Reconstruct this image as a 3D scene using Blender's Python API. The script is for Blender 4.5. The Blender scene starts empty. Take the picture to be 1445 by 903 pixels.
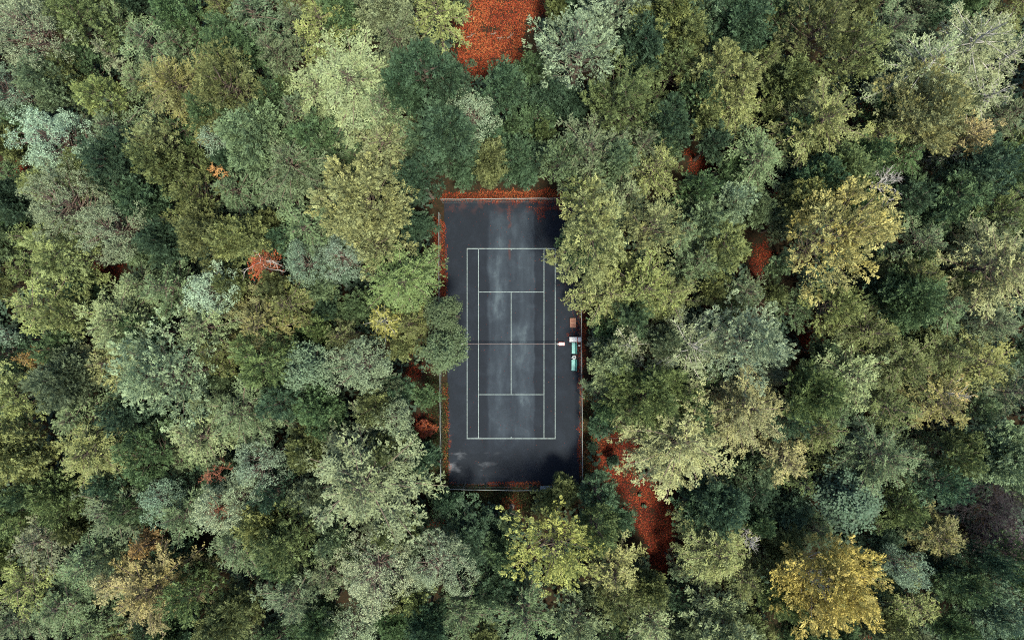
import bpy, math, random
import numpy as np

# ------------------------------------------------------------------ camera, sky, sun, exposure
sc = bpy.context.scene
C = sc.collection
ALT = 95.0            # height of the drone above the court
PPM = 11.3            # photograph pixels per metre at ground level
cam_d = bpy.data.cameras.new('camera')
cam = bpy.data.objects.new('camera', cam_d); C.objects.link(cam)
cam.location = (0, 0, ALT); cam.rotation_euler = (0, 0, 0)
cam_d.sensor_width = 36.0
cam_d.lens = 36.0 * ALT / (1445.0 / PPM)
cam_d.clip_start = 0.5; cam_d.clip_end = 2000
sc.camera = cam

SUN_EL, SUN_AZ = 71.0, 152.0     # high soft sun behind thin cloud, from the lower right (azimuth clockwise from +Y)
w = bpy.data.worlds.new('World'); sc.world = w; w.use_nodes = True
nt = w.node_tree; nt.nodes.clear()
sky = nt.nodes.new('ShaderNodeTexSky'); sky.sky_type = 'NISHITA'; sky.sun_disc = False
sky.sun_elevation = math.radians(SUN_EL); sky.sun_rotation = math.radians(SUN_AZ)
sky.air_density = 1.0; sky.dust_density = 2.0; sky.ozone_density = 1.0
bg = nt.nodes.new('ShaderNodeBackground'); bg.inputs[1].default_value = 0.05
wo = nt.nodes.new('ShaderNodeOutputWorld')
nt.links.new(sky.outputs[0], bg.inputs[0]); nt.links.new(bg.outputs[0], wo.inputs[0])

sd = bpy.data.lights.new('sun', 'SUN'); sd.energy = 1.5; sd.angle = math.radians(10); sd.color = (1.0, 0.93, 0.77)
sun = bpy.data.objects.new('sun', sd); C.objects.link(sun)
sun.rotation_euler = (math.radians(90 - SUN_EL), 0, math.radians(180 - SUN_AZ))
sun.location = (0, 0, 120)

vs = sc.view_settings
vs.view_transform = 'Standard'; vs.look = 'None'; vs.gamma = 1.0; vs.use_curve_mapping = False
vs.exposure = 2.75
cy = sc.cycles
cy.max_bounces = 6; cy.diffuse_bounces = 3; cy.glossy_bounces = 2; cy.transmission_bounces = 3; cy.transparent_max_bounces = 4
cy.use_denoising = False; cy.filter_width = 1.1

# ------------------------------------------------------------------ helpers
def px(x, y, z=0.0):
    """a photograph pixel seen at height z, as a place in the world (metres)"""
    s = (ALT - z) / ALT / PPM
    return ((x - 722.5) * s, (451.5 - y) * s)

def rnd(seed): return np.random.default_rng(seed)

def mesh_np(name, V, F, mats=(), tint=None, smooth=False, extra=None):
    """V (n,3); F (m,k) all the same k"""
    me = bpy.data.meshes.new(name)
    V = np.ascontiguousarray(V, dtype=np.float32); F = np.ascontiguousarray(F, dtype=np.int32)
    k = F.shape[1]
    me.vertices.add(len(V)); me.vertices.foreach_set('co', V.ravel())
    me.loops.add(F.size); me.loops.foreach_set('vertex_index', F.ravel())
    me.polygons.add(len(F)); me.polygons.foreach_set('loop_start', np.arange(len(F), dtype=np.int32) * k)
    if smooth: me.polygons.foreach_set('use_smooth', np.ones(len(F), dtype=bool))
    for nm, arr in (('tint', tint), *((extra or {}).items())):
        if arr is not None:
            at = me.attributes.new(nm, 'FLOAT', 'FACE'); at.data.foreach_set('value', np.ascontiguousarray(arr, dtype=np.float32))
    for m in mats: me.materials.append(m)
    me.update(calc_edges=True)
    return me

def obj(name, me, parent=None, loc=None, rotz=0.0, label=None, cat=None, group=None, kind=None):
    o = bpy.data.objects.new(name, me); C.objects.link(o)
    if parent is not None: o.parent = parent
    if loc is not None: o.location = loc
    if rotz: o.rotation_euler = (0, 0, rotz)
    for k, v in (('label', label), ('category', cat), ('group', group), ('kind', kind)):
        if v: o[k] = v
    return o

class MB:
    """collects boxes and tubes into one mesh"""
    def __init__(s): s.v = []; s.f = []
    def box(s, c, d, rz=0.0, rx=0.0, ry=0.0, bev=0.0):
        x, y, z = (q / 2 for q in d)
        pts = np.array([[sx*x, sy*y, sz*z] for sz in (-1, 1) for sx, sy in ((-1,-1),(1,-1),(1,1),(-1,1))], float)
        if bev:
            top = pts[4:].copy(); top[:, :2] *= 1 - np.array([bev/x, bev/y]); pts[4:, 2] -= bev
            pts = np.vstack([pts, top])
        for a, ax in ((rx, 0), (ry, 1), (rz, 2)):
            if a:
                ca, sa = math.cos(a), math.sin(a); i, j = [(1,2),(2,0),(0,1)][ax]
                p = pts.copy(); pts[:, i] = p[:, i]*ca - p[:, j]*sa; pts[:, j] = p[:, i]*sa + p[:, j]*ca
        b = len(s.v); s.v += (pts + np.array(c)).tolist()
        fs = [(3,2,1,0),(0,1,5,4),(1,2,6,5),(2,3,7,6),(3,0,4,7)]
        fs += [(4,5,9,8),(5,6,10,9),(6,7,11,10),(7,4,8,11),(8,9,10,11)] if bev else [(4,5,6,7)]
        s.f += [tuple(b+i for i in f) for f in fs]
        return s
    def tube(s, P, r, n=6, cap=True):
        P = [np.array(p, float) for p in P]
        r = [r]*len(P) if isinstance(r, (int, float)) else r
        b = len(s.v); u = None
        for i, p in enumerate(P):
            t = P[min(i+1, len(P)-1)] - P[max(i-1, 0)]; t /= (np.linalg.norm(t) or 1)
            if u is None: u = np.cross(t, (0, 0, 1) if abs(t[2]) < .9 else (1, 0, 0))
            u = u - t*np.dot(u, t); u /= (np.linalg.norm(u) or 1); q = np.cross(t, u)
            for k in range(n):
                a = 2*math.pi*k/n; s.v.append((p + r[i]*(math.cos(a)*u + math.sin(a)*q)).tolist())
        for i in range(len(P)-1):
            for k in range(n):
                s.f.append((b+i*n+k, b+i*n+(k+1) % n, b+(i+1)*n+(k+1) % n, b+(i+1)*n+k))
        if cap:
            s.f.append(tuple(b+k for k in range(n))[::-1]); s.f.append(tuple(b+(len(P)-1)*n+k for k in range(n)))
        return s
    def lathe(s, prof, n=16):
        b = len(s.v)
        for r, z in prof:
            for k in range(n):
                a = 2*math.pi*k/n; s.v.append((r*math.cos(a), r*math.sin(a), z))
        for i in range(len(prof)-1):
            for k in range(n): s.f.append((b+i*n+k, b+i*n+(k+1) % n, b+(i+1)*n+(k+1) % n, b+(i+1)*n+k))
        return s
    def mesh(s, name, mat, smooth=False):
        me = bpy.data.meshes.new(name); me.from_pydata(s.v, [], s.f); me.materials.append(mat)
        if smooth: me.polygons.foreach_set('use_smooth', [True]*len(me.polygons))
        me.update(); return me

# ------------------------------------------------------------------ materials
def new_mat(name):
    m = bpy.data.materials.new(name); m.use_nodes = True; t = m.node_tree; t.nodes.clear()
    return m, t, (lambda k, **kw: _node(t, k, kw)), t.links.new
def _node(t, k, kw):
    n = t.nodes.new('ShaderNode' + k)
    for a, v in kw.items(): setattr(n, a, v)
    return n

def plain(name, col, rough=0.6, metal=0.0, vary=0.18, scale=9.0, dirt=(0.10, 0.08, 0.06), dirt_amt=0.25):
    m, t, N, L = new_mat(name)
    o = N('OutputMaterial'); b = N('BsdfPrincipled'); tc = N('TexCoord')
    n1 = N('TexNoise'); n1.inputs['Scale'].default_value = scale; n1.inputs['Detail'].default_value = 6
    L(tc.outputs['Object'], n1.inputs['Vector'])
    r = N('ValToRGB'); r.color_ramp.elements[0].position = .35; r.color_ramp.elements[1].position = .75
    r.color_ramp.elements[0].color = (*[c*(1-vary) for c in col], 1); r.color_ramp.elements[1].color = (*[min(1, c*(1+vary)) for c in col], 1)
    L(n1.outputs['Fac'], r.inputs[0])
    n2 = N('TexNoise'); n2.inputs['Scale'].default_value = scale*.35; n2.inputs['Detail'].default_value = 8
    L(tc.outputs['Object'], n2.inputs['Vector'])
    r2 = N('ValToRGB'); r2.color_ramp.elements[0].position = .5; r2.color_ramp.elements[1].position = .75
    r2.color_ramp.elements[1].color = (dirt_amt,)*3 + (1,)
    L(n2.outputs['Fac'], r2.inputs[0])
    mx = N('Mix', data_type='RGBA'); mx.inputs[7].default_value = (*dirt, 1)
    L(r2.outputs[0], mx.inputs[0]); L(r.outputs[0], mx.inputs[6]); L(mx.outputs[2], b.inputs['Base Color'])
    b.inputs['Roughness'].default_value = rough; b.inputs['Metallic'].default_value = metal
    L(b.outputs[0], o.inputs[0]); return m

def leaf_material():
    """colour from the tree (object colour); each leaf differs a little; alpha = how far single boughs have turned"""
    m, t, N, L = new_mat('leaves')
    o = N('OutputMaterial'); b = N('BsdfPrincipled'); oi = N('ObjectInfo')
    at = N('Attribute', attribute_name='tint'); a2 = N('Attribute', attribute_name='turn')
    warm = N('Mix', data_type='RGBA', blend_type='MULTIPLY'); warm.inputs[0].default_value = 1
    warm.inputs[7].default_value = (1.6, 1.22, 0.80, 1); L(oi.outputs['Color'], warm.inputs[6])
    mul = N('Math', operation='MULTIPLY'); L(a2.outputs['Fac'], mul.inputs[0]); L(oi.outputs['Alpha'], mul.inputs[1])
    mx = N('Mix', data_type='RGBA'); L(mul.outputs[0], mx.inputs[0]); L(oi.outputs['Color'], mx.inputs[6]); L(warm.outputs[2], mx.inputs[7])
    hs = N('HueSaturation')
    hm = N('MapRange'); hm.inputs[3].default_value = .482; hm.inputs[4].default_value = .515; L(at.outputs['Fac'], hm.inputs[0]); L(hm.outputs[0], hs.inputs['Hue'])
    vm = N('MapRange'); vm.inputs[3].default_value = 0.9; vm.inputs[4].default_value = 1.1
    wn = N('TexWhiteNoise', noise_dimensions='1D'); L(at.outputs['Fac'], wn.inputs['W']); L(wn.outputs['Value'], vm.inputs[0])
    a3 = N('Attribute', attribute_name='lum'); mv = N('Math', operation='MULTIPLY'); L(vm.outputs[0], mv.inputs[0]); L(a3.outputs['Fac'], mv.inputs[1]); L(mv.outputs[0], hs.inputs['Value'])
    L(mx.outputs[2], hs.inputs['Color'])
    L(hs.outputs[0], b.inputs['Base Color']); b.inputs['Roughness'].default_value = .55; b.inputs['Specular IOR Level'].default_value = .14
    tr = N('BsdfTranslucent'); L(hs.outputs[0], tr.inputs[0])
    ms = N('MixShader'); ms.inputs[0].default_value = .18; L(b.outputs[0], ms.inputs[1]); L(tr.outputs[0], ms.inputs[2])
    L(ms.outputs[0], o.inputs[0]); return m

def litter_material(name, cols):
    m, t, N, L = new_mat(name)
    o = N('OutputMaterial'); b = N('BsdfPrincipled'); at = N('Attribute', attribute_name='tint')
    r = N('ValToRGB'); e = r.color_ramp.elements
    while len(e) < len(cols): e.new(.5)
    for i, c in enumerate(cols): e[i].position = i/(len(cols)-1); e[i].color = (*c, 1)
    L(at.outputs['Fac'], r.inputs[0]); L(r.outputs[0], b.inputs['Base Color']); b.inputs['Roughness'].default_value = .7
    b.inputs['Specular IOR Level'].default_value = .1
    L(b.outputs[0], o.inputs[0]); return m

def bark_material(name, c1, c2):
    m, t, N, L = new_mat(name)
    o = N('OutputMaterial'); b = N('BsdfPrincipled'); tc = N('TexCoord'); mp = N('Mapping'); mp.inputs['Scale'].default_value = (6, 6, 1.2)
    n = N('TexNoise'); n.inputs['Scale'].default_value = 2.5; n.inputs['Detail'].default_value = 6
    L(tc.outputs['Object'], mp.inputs[0]); L(mp.outputs[0], n.inputs['Vector'])
    r = N('ValToRGB'); r.color_ramp.elements[0].color = (*c1, 1); r.color_ramp.elements[1].color = (*c2, 1)
    r.color_ramp.elements[0].position = .35; r.color_ramp.elements[1].position = .65
    L(n.outputs['Fac'], r.inputs[0]); L(r.outputs[0], b.inputs['Base Color']); b.inputs['Roughness'].default_value = .85
    bp = N('Bump'); bp.inputs['Strength'].default_value = .5; L(n.outputs['Fac'], bp.inputs['Height']); L(bp.outputs[0], b.inputs['Normal'])
    L(b.outputs[0], o.inputs[0]); return m

M_LEAF = leaf_material()
BARK = dict(brown=bark_material('bark_brown', (.06, .045, .035), (.16, .12, .09)),
            pale=bark_material('bark_pale', (.20, .195, .17), (.38, .37, .33)),
            orange=bark_material('bark_orange', (.16, .055, .028), (.32, .12, .06)),
            white=bark_material('bark_white', (.22, .21, .195), (.38, .37, .345)),
            purple=bark_material('bark_purple', (.014, .011, .014), (.034, .027, .032)),
            mauve=bark_material('bark_mauve', (.07, .052, .06), (.15, .11, .125)),
            ruddy=bark_material('bark_ruddy', (.075, .055, .045), (.17, .115, .088)),
            amber=bark_material('bark_amber', (.38, .19, .06), (.62, .36, .14)))
M_LITTER = litter_material('fallen_leaves', [(.018, .005, .004), (.060, .010, .006), (.125, .018, .008), (.19, .036, .012), (.24, .085, .03)])
M_GRASS = litter_material('grass_blades', [(.03, .05, .02), (.06, .08, .03), (.11, .11, .04), (.2, .12, .05)])
OPEN_PX = [[(655, -5), (660, 20), (646, 50), (648, 78), (660, 108), (674, 114), (692, 108), (712, 92), (735, 94), (737, 60), (747, 43), (760, 24), (776, 14), (778, -5)], [(846, 625), (868, 608), (892, 616), (897, 650), (890, 668), (938, 692), (952, 735), (956, 780), (940, 808), (924, 800), (904, 765), (894, 730), (878, 705), (862, 690), (842, 655)], [(552, 540), (580, 520), (600, 520), (600, 530), (575, 540), (558, 548)], [(580, 592), (610, 588), (612, 612), (584, 612)], [(566, 488), (585, 484), (582, 496), (568, 498)], [(968, 212), (985, 212), (995, 235), (985, 250), (970, 240)], [(1010, 228), (1032, 232), (1030, 245), (1012, 245)], [(1055, 268), (1105, 268), (1100, 285), (1060, 285)], [(1243, 312), (1262, 318), (1276, 345), (1268, 360), (1252, 335)], [(1220, 140), (1238, 138), (1236, 160), (1222, 158)], [(1068, 345), (1092, 330), (1080, 385), (1060, 412), (1052, 400)], [(1130, 455), (1158, 468), (1150, 495), (1128, 495)], [(710, 700), (736, 700), (736, 716), (710, 716)], [(600, 735), (625, 735), (622, 745), (602, 745)], [(1195, 890), (1240, 885), (1245, 903), (1195, 903)], [(17, 225), (40, 225), (40, 247), (20, 247)], [(0, 340), (10, 340), (10, 365), (0, 365)], [(480, 420), (505, 420), (500, 440), (482, 445)], [(130, 375), (170, 372), (170, 395), (138, 395)]]
# ------------------------------------------------------------------ ground and court
def ground_material():
    m, t, N, L = new_mat('forest_floor')
    o = N('OutputMaterial'); b = N('BsdfPrincipled'); tc = N('TexCoord')
    n = N('TexNoise'); n.inputs['Scale'].default_value = 3.2; n.inputs['Detail'].default_value = 9; n.inputs['Roughness'].default_value = .7
    L(tc.outputs['Object'], n.inputs['Vector'])
    r = N('ValToRGB'); e = r.color_ramp.elements; e.new(.5)
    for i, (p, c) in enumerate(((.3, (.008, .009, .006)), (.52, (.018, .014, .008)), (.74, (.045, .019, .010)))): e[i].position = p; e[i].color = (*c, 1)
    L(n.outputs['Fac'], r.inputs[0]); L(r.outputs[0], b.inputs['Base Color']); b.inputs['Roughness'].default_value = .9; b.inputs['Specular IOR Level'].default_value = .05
    n2 = N('TexNoise'); n2.inputs['Scale'].default_value = 14; n2.inputs['Detail'].default_value = 6; L(tc.outputs['Object'], n2.inputs['Vector'])
    bp = N('Bump'); bp.inputs['Strength'].default_value = .8; bp.inputs['Distance'].default_value = .08; L(n2.outputs['Fac'], bp.inputs['Height']); L(bp.outputs[0], b.inputs['Normal'])
    L(b.outputs[0], o.inputs[0]); return m

def sheet(name, pts, z, mat, **kw):
    me = bpy.data.meshes.new(name); me.from_pydata([(x, y, z) for x, y in pts], [], [tuple(range(len(pts)))]); me.materials.append(mat); me.update()
    if me.polygons[0].normal.z < 0: me.flip_normals()
    return obj(name, me, **kw)

gm = MB()
for i in range(41):
    for j in range(41):
        gm.v.append(((i-20)*22.0, (j-20)*22.0, 0.0))
for i in range(40):
    for j in range(40): gm.f.append((i*41+j, (i+1)*41+j, (i+1)*41+j+1, i*41+j+1))
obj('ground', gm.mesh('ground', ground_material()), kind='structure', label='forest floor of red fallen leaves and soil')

def asphalt_material():
    m, t, N, L = new_mat('court_asphalt')
    o = N('OutputMaterial'); b = N('BsdfPrincipled'); tc = N('TexCoord'); sx = N('SeparateXYZ'); L(tc.outputs['Object'], sx.inputs[0])
    def noise(scale, detail, vec=None, rough=.55, dist=0.0):
        n = N('TexNoise'); n.inputs['Scale'].default_value = scale; n.inputs['Detail'].default_value = detail; n.inputs['Roughness'].default_value = rough; n.inputs['Distortion'].default_value = dist
        L(vec or tc.outputs['Object'], n.inputs['Vector']); return n.outputs['Fac']
    def math_(op, a, b_=None, c_=None, clamp=False):
        n = N('Math', operation=op, use_clamp=clamp)
        for i, q in enumerate((a, b_, c_)):
            if q is None: continue
            if isinstance(q, (int, float)): n.inputs[i].default_value = q
            else: L(q, n.inputs[i])
        return n.outputs[0]
    def step(x, a, b_):
        n = N('MapRange', interpolation_type='SMOOTHSTEP'); n.inputs[1].default_value = a; n.inputs[2].default_value = b_
        L(x, n.inputs[0]); return n.outputs[0]
    def stretched(sx_, sy_):
        mp = N('Mapping'); mp.inputs['Scale'].default_value = (sx_, sy_, 1); L(tc.outputs['Object'], mp.inputs[0]); return mp.outputs[0]
    wob = math_('MULTIPLY', math_('SUBTRACT', noise(.35, 3), .5), 1.1)
    X = math_('ADD', sx.outputs[0], wob); Y = sx.outputs[1]
    # the swept, sun-bleached middle of the court: one resurfaced strip, paler where it is played on
    strip = math_('MULTIPLY', step(X, -3.25, -2.75), step(X, 2.95, 2.65))
    strip = math_('MULTIPLY', strip, math_('MULTIPLY', step(Y, -17.2, -13.5), step(Y, 14.6, 12.6)))
    blotch = step(noise(1.0, 5, stretched(.42, .13), .6), .42, .70)
    streak = step(noise(1.0, 4, stretched(1.3, .10), .5), .40, .72)
    patch = step(noise(.42, 5, None, .6, .4), .44, .68)
    worn = math_('MULTIPLY', strip, math_('ADD', .27, math_('ADD', math_('MULTIPLY', blotch, .20), math_('MULTIPLY', streak, .10))))
    # two paler lanes either side of the centre line
    def lane(cx, wd):
        return step(math_('ABSOLUTE', math_('SUBTRACT', X, cx)), wd, wd*.25)
    lanes = math_('ADD', lane(-1.5, 1.15), lane(1.55, 1.0))
    worn = math_('ADD', worn, math_('MULTIPLY', math_('MULTIPLY', lanes, strip), math_('ADD', math_('MULTIPLY', blotch, .22), .10)))
    worn = math_('ADD', worn, math_('ADD', math_('MULTIPLY', patch, .20), .10))
    # darker tone outside the strip, along both ends and the sides
    r = N('ValToRGB'); e = r.color_ramp.elements; e.new(.35); e.new(.7)
    for i, (p, c) in enumerate(((0, (.0050, .0075, .0115)), (.3, (.0088, .0128, .0190)), (.7, (.0220, .0310, .0410)), (1.0, (.046, .064, .076)))): e[i].position = p; e[i].color = (*c, 1)
    L(worn, r.inputs[0])
    # water marks near the lower end: pale dried rims
    rim = N('TexNoise'); rim.inputs['Scale'].default_value = 1.0; rim.inputs['Detail'].default_value = 6; L(stretched(.35, .8), rim.inputs['Vector'])
    low = math_('MULTIPLY', step(Y, -13.8, -15.6), step(X, .5, -6.5))
    rims = math_('MULTIPLY', low, step(rim.outputs['Fac'], .54, .72))
    m1 = N('Mix', data_type='RGBA'); m1.inputs[7].default_value = (.12, .135, .155, 1); L(math_('MULTIPLY', rims, .55), m1.inputs[0]); L(r.outputs[0], m1.inputs[6])
    # aggregate grain and reddish leaf stain
    g = N('TexNoise'); g.inputs['Scale'].default_value = 11; g.inputs['Detail'].default_value = 5; g.inputs['Roughness'].default_value = .8; L(tc.outputs['Object'], g.inputs['Vector'])
    gr = N('MapRange'); gr.inputs[1].default_value = .3; gr.inputs[2].default_value = .7; gr.inputs[3].default_value = .72; gr.inputs[4].default_value = 1.3; L(g.outputs['Fac'], gr.inputs[0])
    m2 = N('Mix', data_type='RGBA', blend_type='MULTIPLY'); m2.inputs[0].default_value = 1; L(m1.outputs[2], m2.inputs[6]); L(gr.outputs[0], m2.inputs[7])
    top = math_('MULTIPLY', step(Y, 12.4, 15.2), step(noise(.9, 5), .46, .66))
    crack = math_('MULTIPLY', step(math_('ABSOLUTE', math_('ADD', X, .35)), .28, .05), math_('MULTIPLY', step(Y, 6.0, 8.5), step(noise(.8, 4), .42, .6)))
    m3 = N('Mix', data_type='RGBA'); m3.inputs[7].default_value = (.055, .022, .018, 1); L(math_('MULTIPLY', math_('ADD', top, crack, None, True), .5), m3.inputs[0]); L(m2.outputs[2], m3.inputs[6])
    L(m3.outputs[2], b.inputs['Base Color']); b.inputs['Roughness'].default_value = .75; b.inputs['Specular IOR Level'].default_value = .10
    bp = N('Bump'); bp.inputs['Strength'].default_value = .25; bp.inputs['Distance'].default_value = .01; L(g.outputs['Fac'], bp.inputs['Height']); L(bp.outputs[0], b.inputs['Normal'])
    L(b.outputs[0], o.inputs[0]); return m

CZ = 0.045
M_ASPH = asphalt_material()
cpts = [px(626.5, 284), px(660, 283.2), px(740, 283.0), px(819, 283), px(818.5, 480), px(818, 560), px(817.5, 684), px(750, 684), px(690, 683), px(633, 682), px(632.5, 600), px(630.5, 480), px(628.5, 380)]
cv = [(x, y, 0.0) for x, y in cpts] + [(x, y, CZ-.015) for x, y in cpts]
cxm = np.mean(cpts, axis=0)
cv += [(x + math.copysign(.03, cxm[0]-x), y + math.copysign(.03, cxm[1]-y), CZ) for x, y in cpts]
n_ = len(cpts); cf = []
for a in range(2):
    for k in range(n_): cf.append((a*n_+(k+1) % n_, a*n_+k, (a+1)*n_+k, (a+1)*n_+(k+1) % n_))
cf.append(tuple(2*n_+k for k in range(n_))[::-1])
cme = bpy.data.meshes.new('court_surface'); cme.from_pydata(cv, [], cf); cme.materials.append(M_ASPH); cme.update()
court = obj('court_pavement', cme, kind='structure', label='dark worn asphalt tennis court with pale bleached lanes')

def paint_material():
    m, t, N, L = new_mat('line_paint')
    o = N('OutputMaterial'); b = N('BsdfPrincipled'); tc = N('TexCoord')
    n = N('TexNoise'); n.inputs['Scale'].default_value = 3.5; n.inputs['Detail'].default_value = 8; n.inputs['Roughness'].default_value = .75; L(tc.outputs['Object'], n.inputs['Vector'])
    r = N('ValToRGB'); r.color_ramp.elements[0].position = .30; r.color_ramp.elements[1].position = .54
    r.color_ramp.elements[0].color = (.06, .075, .08, 1); r.color_ramp.elements[1].color = (.165, .225, .222, 1)
    L(n.outputs['Fac'], r.inputs[0]); L(r.outputs[0], b.inputs['Base Color']); b.inputs['Roughness'].default_value = .7
    L(b.outputs[0], o.inputs[0]); return m
M_PAINT = paint_material()
LX = [659.2, 675.2, 721.3, 767.6, 783.4]
def line(x0, y0, x1, y1, wd, dz=0.004):
    a = px(x0, y0); b_ = px(x1, y1); h = wd/2
    if abs(a[0]-b_[0]) < .01: p = [(a[0]-h, a[1]), (a[0]+h, a[1]), (a[0]+h, b_[1]), (a[0]-h, b_[1])]
    else: p = [(a[0], a[1]-h), (b_[0], a[1]-h), (b_[0], a[1]+h), (a[0], a[1]+h)]
    sheet('court_line', p, CZ+dz, M_PAINT, parent=court)
hb = .055*PPM
line(LX[0]-.5, 351, LX[4]+.5, 351, .085); line(LX[0]-.5, 618.5, LX[4]+.5, 618.5, .085)        # baselines
line(LX[0], 351.9, LX[0], 617.8, .065); line(LX[4], 351.9, LX[4], 617.8, .065)                 # doubles side lines
line(LX[1], 351.9, LX[1], 617.8, .065); line(LX[3], 351.9, LX[3], 617.8, .065)                 # singles side lines
line(LX[1]+.6, 412.2, LX[3]-.6, 412.2, .065); line(LX[1]+.6, 556.6, LX[3]-.6, 556.6, .065)      # service lines
line(LX[2], 413, LX[2], 556, .06)                                                             # centre line
line(LX[2], 351.9, LX[2], 353.6, .06); line(LX[2], 616, LX[2], 617.8, .06)                    # centre marks

# ------------------------------------------------------------------ fallen leaves, grass
def in_poly(P, poly):
    x, y = P[:, 0], P[:, 1]; c = np.zeros(len(P), bool); j = len(poly)-1
    for i in range(len(poly)):
        xi, yi = poly[i]; xj, yj = poly[j]
        with np.errstate(divide='ignore', invalid='ignore'):
            c ^= ((yi > y) != (yj > y)) & (x < (xj-xi)*(y-yi)/((yj-yi) or 1e-9) + xi)
        j = i
    return c
def vnoise(P, scale, seed):
    """smooth value noise in the plane, 0..1"""
    g = rnd(seed).random((257, 257)); q = P*scale; i = np.floor(q).astype(int); f = q-i; f = f*f*(3-2*f); i %= 256
    a = g[i[:, 0], i[:, 1]]; b_ = g[i[:, 0]+1, i[:, 1]]; c = g[i[:, 0], i[:, 1]+1]; d = g[i[:, 0]+1, i[:, 1]+1]
    return (a*(1-f[:, 0])+b_*f[:, 0])*(1-f[:, 1]) + (c*(1-f[:, 0])+d*f[:, 0])*f[:, 1]

def norm(v): return v/np.maximum(np.linalg.norm(v, axis=-1, keepdims=True), 1e-9)
def leaf_quads(c, ax, nm, ln, wd, fold=.12):
    ax = norm(ax); sd_ = norm(np.cross(nm, ax)); nm = np.cross(ax, sd_)
    ln = np.asarray(ln).reshape(-1, 1); wd = np.asarray(wd).reshape(-1, 1)
    p0 = c - ax*ln*.5; p2 = c + ax*ln*.5 - nm*ln*.10
    p1 = c + sd_*wd*.5 + nm*wd*fold; p3 = c - sd_*wd*.5 + nm*wd*fold
    V = np.stack([p0, p1, p2, p3], 1).reshape(-1, 3)
    return V, np.arange(len(V)).reshape(-1, 4)

class Scatter:
    def __init__(s): s.c = []; s.t = []; s.l = []; s.u = []
    def add(s, c, tint, ln, up=1.0): s.c.append(c); s.t.append(tint); s.l.append(ln); s.u.append(np.full(len(c), up))
    def build(s, name, mat, seed, **kw):
        r = rnd(seed); c = np.vstack(s.c); t = np.concatenate(s.t); l = np.concatenate(s.l); u = np.concatenate(s.u)[:, None]
        a = r.normal(size=c.shape); nm = np.array([0, 0, 1.0])*u + r.normal(size=c.shape)*.45
        a = a - nm*np.sum(a*nm, 1, keepdims=True)/np.sum(nm*nm, 1, keepdims=True)
        V, F = leaf_quads(c, a, nm, l, l*r.uniform(.5, .9, len(l)), .2)
        return obj(name, mesh_np(name, V, F, [mat], t), **kw)
LIT = Scatter(); rl = rnd(77)
def litter(poly_px, dens, base=.5, spread=.22, ragged=.35, z0=.01, size=(.07, .15), thick=.05, cut=None):
    poly = [px(*p) for p in poly_px]; P_ = np.array(poly); lo = P_.min(0)-.3; hi = P_.max(0)+.3
    n = int(dens*np.prod(hi-lo)); p = rl.uniform(lo, hi, (n, 2))
    if z0 == .012:
        a0, b0 = px(627, 684); a1, b1 = px(819, 283); p = p[~((p[:, 0] > a0) & (p[:, 0] < a1) & (p[:, 1] > b0) & (p[:, 1] < b1))]; n = len(p)
    q = p + (np.stack([vnoise(p, 1.1, 3), vnoise(p, 1.1, 4)], 1)-.5)*2*ragged + rl.normal(size=p.shape)*ragged*.22
    k = in_poly(q, poly)
    if cut: k &= (vnoise(p*np.array(cut[2]), cut[0], 9) + rl.normal(size=n)*.05) > cut[1]
    p = p[k]; n = len(p)
    if not n: return
    t = np.clip(base + (vnoise(p, .5, 12)-.5)*.35 + rl.normal(size=n)*spread, 0, 1)
    LIT.add(np.column_stack([p, z0 + rl.random(n)*thick]), t, rl.uniform(*size, n))
for i, p in enumerate(OPEN_PX):
    big = i < 2
    litter(p, 150 if big else 100, .66 if i == 0 else .40, ragged=1.0 if big else .6, size=(.09, .19), thick=.07, cut=(.8, .13, (1, 1)) if big else None)
    if big: litter(p, 30, .80, ragged=1.0, size=(.06, .12), thick=.08, cut=(.45, .55, (1, 1)))
    cp = np.mean(p, axis=0); litter([tuple(cp + (np.array(q)-cp)*1.35) for q in p], 34, .34, ragged=1.4, size=(.09, .18), thick=.04)
litter([(596, 266), (830, 266), (830, 720), (596, 720)], 7, .35, z0=.012, size=(.08, .16))
# drifts along the fence lines
litter([(622, 274), (660, 271), (700, 270), (740, 268), (770, 267), (792, 269), (792, 282.5), (622, 283)], 170, .68, z0=.02, thick=.10)
litter([(626, 281.5), (792, 280.5), (792, 285.5), (720, 285), (690, 286.5), (626, 287)], 95, .46, z0=CZ+.005)
litter([(612, 306), (620, 304), (627.5, 312), (629, 380), (630, 424), (617, 424), (611, 400), (614, 350)], 170, .58, z0=.02, thick=.09)
litter([(817.5, 436), (826, 436), (826, 470), (824, 560), (823, 670), (816.5, 670)], 150, .6, z0=.03, thick=.08)
litter([(815.5, 440), (819, 440), (818, 530), (815, 520)], 90, .5, z0=CZ+.005)
litter([(800, 474), (816, 470), (819, 500), (811, 500), (803, 490)], 34, .42, z0=CZ+.005, ragged=.5)
litter([(806, 440), (819, 430), (819, 480), (808, 476)], 20, .4, z0=CZ+.005, ragged=.7)
litter([(686, 680), (696, 679), (762, 679), (764, 684), (740, 687.5), (690, 687.5)], 150, .78, z0=CZ+.01, thick=.07, ragged=.2)
litter([(634, 681), (690, 681), (690, 687), (634, 687)], 30, .7, z0=CZ+.01, thick=.05)
litter([(764, 682), (800, 681), (800, 688), (764, 688)], 40, .45, z0=CZ+.01)
litter([(626, 545), (634, 545), (634.5, 680), (627.5, 680)], 70, .66, z0=.03, thick=.06)
litter([(712, 702), (734, 702), (738, 714), (728, 721), (712, 718), (706, 709)], 130, .72, z0=.03, thick=.06)
litter([(636, 692), (690, 692), (690, 701), (640, 702)], 22, .62, z0=.03)
litter([(838, 560), (856, 556), (862, 600), (850, 660), (836, 668), (826, 660), (834, 620)], 55, .62, z0=.02)
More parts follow.
